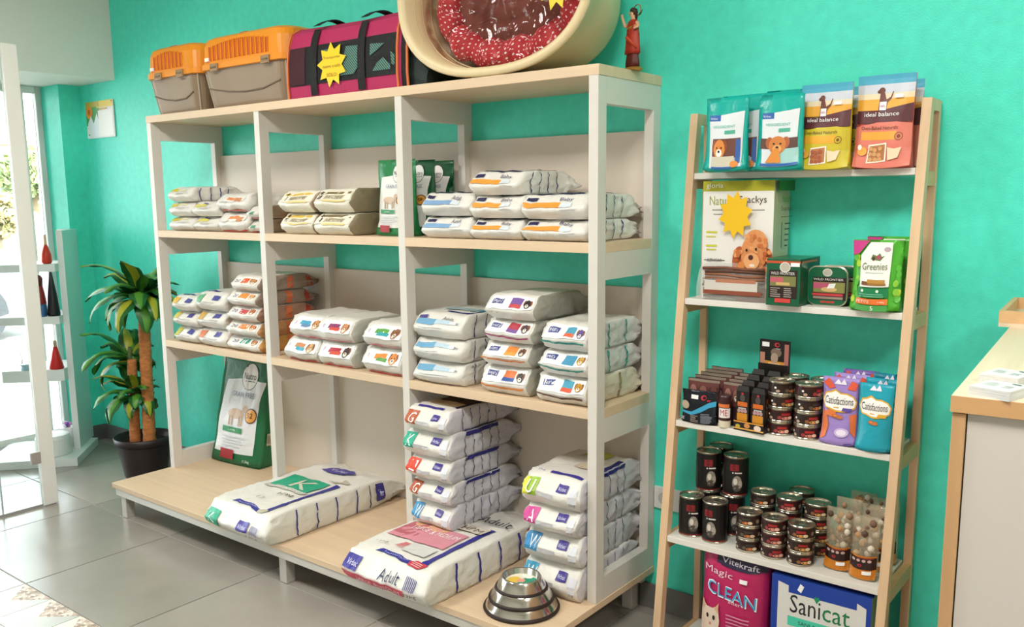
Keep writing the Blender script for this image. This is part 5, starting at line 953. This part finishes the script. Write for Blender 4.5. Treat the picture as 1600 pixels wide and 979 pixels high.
# bottom: cat litter
ml = [('r', 'F', .25, .98, .90, .985, '2c2440'), ('t', 'F', 'Vitekraft', .32, .915, .56, .05, 'c9c4cc', -.03), ('e', 'F', .6, .895, .3, .02, '2c2440'), ('t', 'F', 'Magic', .06, .80, .44, .07, 'e6c9d5', -.06), ('t', 'F', 'CLEAN', .10, .64, .78, .12, 'e9f2f8', -.10), ('t', 'F', 'CLEAN', .115, .65, .75, .10, '3a9ac9', -.10), ('t', 'F', 'litter', .48, .58, .18, .03, 'e6c9d5'), ('p', 'F', [(.02, 0), (.0, .35), (.03, .55), (.12, .50), (.22, .50), (.30, .54), (.34, .40), (.28, 0)], 'e2cdb8'), ('p', 'F', [(.04, .45), (.04, .56), (.10, .50)], 'd9b08c'), ('p', 'F', [(.24, .50), (.31, .56), (.31, .46)], 'd9b08c'), ('e', 'F', .14, .42, .022, .02, '3a2c20'), ('e', 'F', .25, .42, .022, .02, '3a2c20'), ('e', 'F', .19, .36, .018, .012, 'c97a70'), ('e', 'F', .62, .18, .12, .1, 'ecd9e2'), ('e', 'F', .80, .16, .12, .1, 'ecd9e2'), ('r', 'F', .5, .92, .05, .16, 'ecd9e2'), ('r', 'F', .62, .74, .785, .82, tagw)]+lines('F', .45, .85, .34, .5, 5, 'd98aac', 3)
t = thing('litter_bag', 'tall pink cat-litter bag under the lowest filled ladder shelf', 'bag', (2.752, -.265, Z5))
D, F = pouchmap(.200, .15, .342, 121, 1.4)
D0 = D
q = MB(); D2, F2 = (lambda a, t_, c: (lambda h: Vector((a*.1*(1-.02*math.sin(3*h)), .07+(t_-.5)*.14*(1-.35*h**4)*(1-.35*abs(a)**4), h*.342))+noise.noise_vector(Vector((a*2, t_*2, h*4)))*.004*min(1, h*8))((c+1)/2)), None
F2 = lambda f, u, v, off: D2(2*u-1, 0, 2*v-1)+Vector((0, -off, 0))
gridbox(q, D2, 12, 6, 16, M('b8245c', .35, bump=.2, bscale=25, name='pink_film')); q.build('bag_body', t, smooth=True)
q = MB(); deco(q, F2, ml, .0025, .0003); q.build('printed_label', t)
sc0 = [('p', 'F', [(.07, 0), (.07, .86), (.18, .84), (.18, .64), (.86, .64), (.86, .70), (.95, .66), (.95, 0)], 'dad8d2'), ('t', 'F', 'Sani', .20, .46, .31, .16, '24282c', 0), ('t', 'F', 'cat', .53, .46, .27, .125, '1f7a4c', 0), ('p', 'F', [(.47, .59), (.44, .63), (.455, .655), (.47, .64), (.485, .655), (.50, .63)], '1f8a5c'), ('r', 'F', .18, .82, .34, .425, '48c9a8'), ('t', 'F', 'SANI & CLEAN', .29, .365, .38, .032, '1c3a3c'), ('r', 'F', .18, .82, .10, .30, 'c9d0d2'), ('p', 'F', [(.27, .80), (.30, .86), (.34, .84), (.31, .78)], tagw)]
sc = []
for sp_ in sc0:
    sp_ = list(sp_)
    if sp_[0] == 't': sp_[4] += .24
    if sp_[0] == 'r': sp_[4] = sp_[4]+.24; sp_[5] = sp_[5]+.24
    if sp_[0] == 'p' and len(sp_[2]) != 9 and sp_[3] not in ('dad8d2', 'f2f2f0'): sp_[2] = [(u, v+.24) for u, v in sp_[2]]
    if sp_[0] == 'p' and sp_[3] == 'f2f2f0': sp_[2] = [(u, v+.11) for u, v in sp_[2]]
    if sp_[0] == 'p' and sp_[3] == 'dad8d2': sp_[2] = [(.07, 0), (.07, .95), (.18, .93), (.18, .87), (.86, .87), (.86, .93), (.95, .90), (.95, 0)]
    sc.append(tuple(sp_))
t = boxthing('litter_box', 'large blue and white cat-litter carton at the foot of the ladder', 3.005, -.265, Z5, .268, .18, .325, M('1c3f9c', .4, name='blue_carton'), M('8c8f62', .45), M('16327c', .4), sc)

# ------------------------------------------------------------------ white corner display by the window
t = thing('display_stand', 'white display stand with open shelves in the corner beside the window', 'display stand', (-1.05, -.28, 0))
dw = M('e3e5e2', .4, name='display_white'); ex = Vector((-.755, .655, 0)).normalized(); ey = Vector((-.66, -.75, 0)).normalized()
def pb(name, e0, e1, f0, f1, z0, z1, m_=dw, par=None):
    c = [ex*a+ey*b_ for a, b_ in ((e0, f0), (e1, f0), (e1, f1), (e0, f1))]
    q = MB(); q.hexa([(p.x, p.y, z0) for p in c], [(p.x, p.y, z1) for p in c], m_); return q.build(name, par or t, bevel=.001)
pb('side_panel', 0, .27, 0, .032, .04, 1.235); pb('back_panel', .262, .27, .032, .10, .04, 1.235)
for z0, z1 in ((1.022, 1.062), (.742, .785), (.435, .498)): pb('shelf', -.06, .25, .032, .34, z0, z1)
pb('plinth', -.20, .22, -.035, .42, 0, .042)
def at(e, f, z): v_ = Vector((-1.05, -.28, 0))+ex*e+ey*f; return (v_.x, v_.y, z)
def bottle(name, lab, loc, prof_, col, cat, cap=None, capc='8a6a50', rough=.3):
    o = thing(name, lab, cat, loc); q = MB(); q.lathe(prof_, M(col, rough), 16); q.build('body', o, smooth=True)
    if cap: q = MB(); q.lathe(cap, M(capc, .4), 12); q.build('cap', o, smooth=True)
bottle('bottle', 'red bottle with slim pale neck on the stand top shelf', at(-.02, .08, 1.062), [(.018, 0), (.026, .01), (.024, .05), (.014, .085), (.008, .10)], 'c9341c', 'bottle', [(.007, .10), (.006, .15), (.003, .155)], 'd9b08a')
bottle('bottle', 'red and dark bottle on the stand middle shelf', at(-.02, .13, .785), [(.028, 0), (.03, .01), (.03, .07), (.026, .11), (.016, .17), (.012, .19)], '8a2a20', 'bottle', [(.018, .16), (.02, .2), (.012, .215), (.004, .218)], '5a2a24')
bottle('cone_pack', 'tall black cone-shaped pack on the stand middle shelf', at(-.03, .065, .785), [(.030, 0), (.032, .01), (.022, .12), (.008, .22), (.002, .25)], '1c1a1e', 'pack')
bottle('small_pack', 'small blue pack on the stand middle shelf', at(-.05, .115, .785), [(.020, 0), (.022, .005), (.022, .06), (.018, .065)], '2c5a8a', 'pack')
bottle('pink_pack', 'small pinkish pack at the left of the stand middle shelf', at(-.03, .19, .785), [(.018, 0), (.02, .005), (.018, .06), (.008, .09)], 'd0a08c', 'pack')
bottle('bottle', 'red triangular bottle with brown neck on the stand lowest shelf', at(-.03, .075, .498), [(.034, 0), (.036, .005), (.018, .09), (.010, .12)], 'c41c1c', 'bottle', [(.009, .12), (.008, .15), (.003, .155)], 'b59a7c')
bottle('pet_bowl', 'small blue pet bowl on the stand lowest shelf', at(-.03, .22, .498), [(.03, 0), (.034, .004), (.026, .015), (.038, .03)], '9cc0d2', 'bowl')
bottle('pet_bowl', 'pink pet bowl behind the small blue one', at(.06, .20, .498), [(.03, 0), (.034, .004), (.026, .02), (.04, .035)], 'e29cc0', 'bowl')
o = thing('white_pot', 'plain white round pot standing on the display plinth', 'pot', at(-.07, .115, .042)); q = MB(); q.lathe([(.085, 0), (.090, .004), (.088, .09), (.080, .105), (.074, .107), (.001, .108)], M('e6e5e1', .4), 32); q.build('pot_body', o, smooth=False)
o = thing('pet_toy', 'small purple and white knotted toy behind the white pot', 'toy', at(.08, .085, .15)); q = MB(); rn = random.Random(3)
for k in range(7): q.tube([(rn.uniform(-.03, .03), rn.uniform(-.02, .02), rn.uniform(0, .03)) for _ in range(3)], .008, M(rn.choice(['5a4a9c', 'd9d5e0', 'c97ab0']), .6), 6)
q.build('knot', o, smooth=True); 
q = MB(); q.lathe([(.045, -.108), (.045, -.002), (.001, -.0015)], dw, 20); q.build('stand_block', o)
o = thing('wire_loop', 'thin grey wire loop standing on the stand lowest shelf', 'hanger', at(.0, .26, .498)); q = MB(); q.tube([(0, 0, 0), (.015, 0, .05), (0, .0, .09), (-.03, 0, .10), (-.04, 0, .06)], .002, M('6a6a70', .4, .5), 6); q.build('wire', o)
for ob in list(bpy.data.objects):
    if ob.name.startswith('t.') : bpy.data.objects.remove(ob)
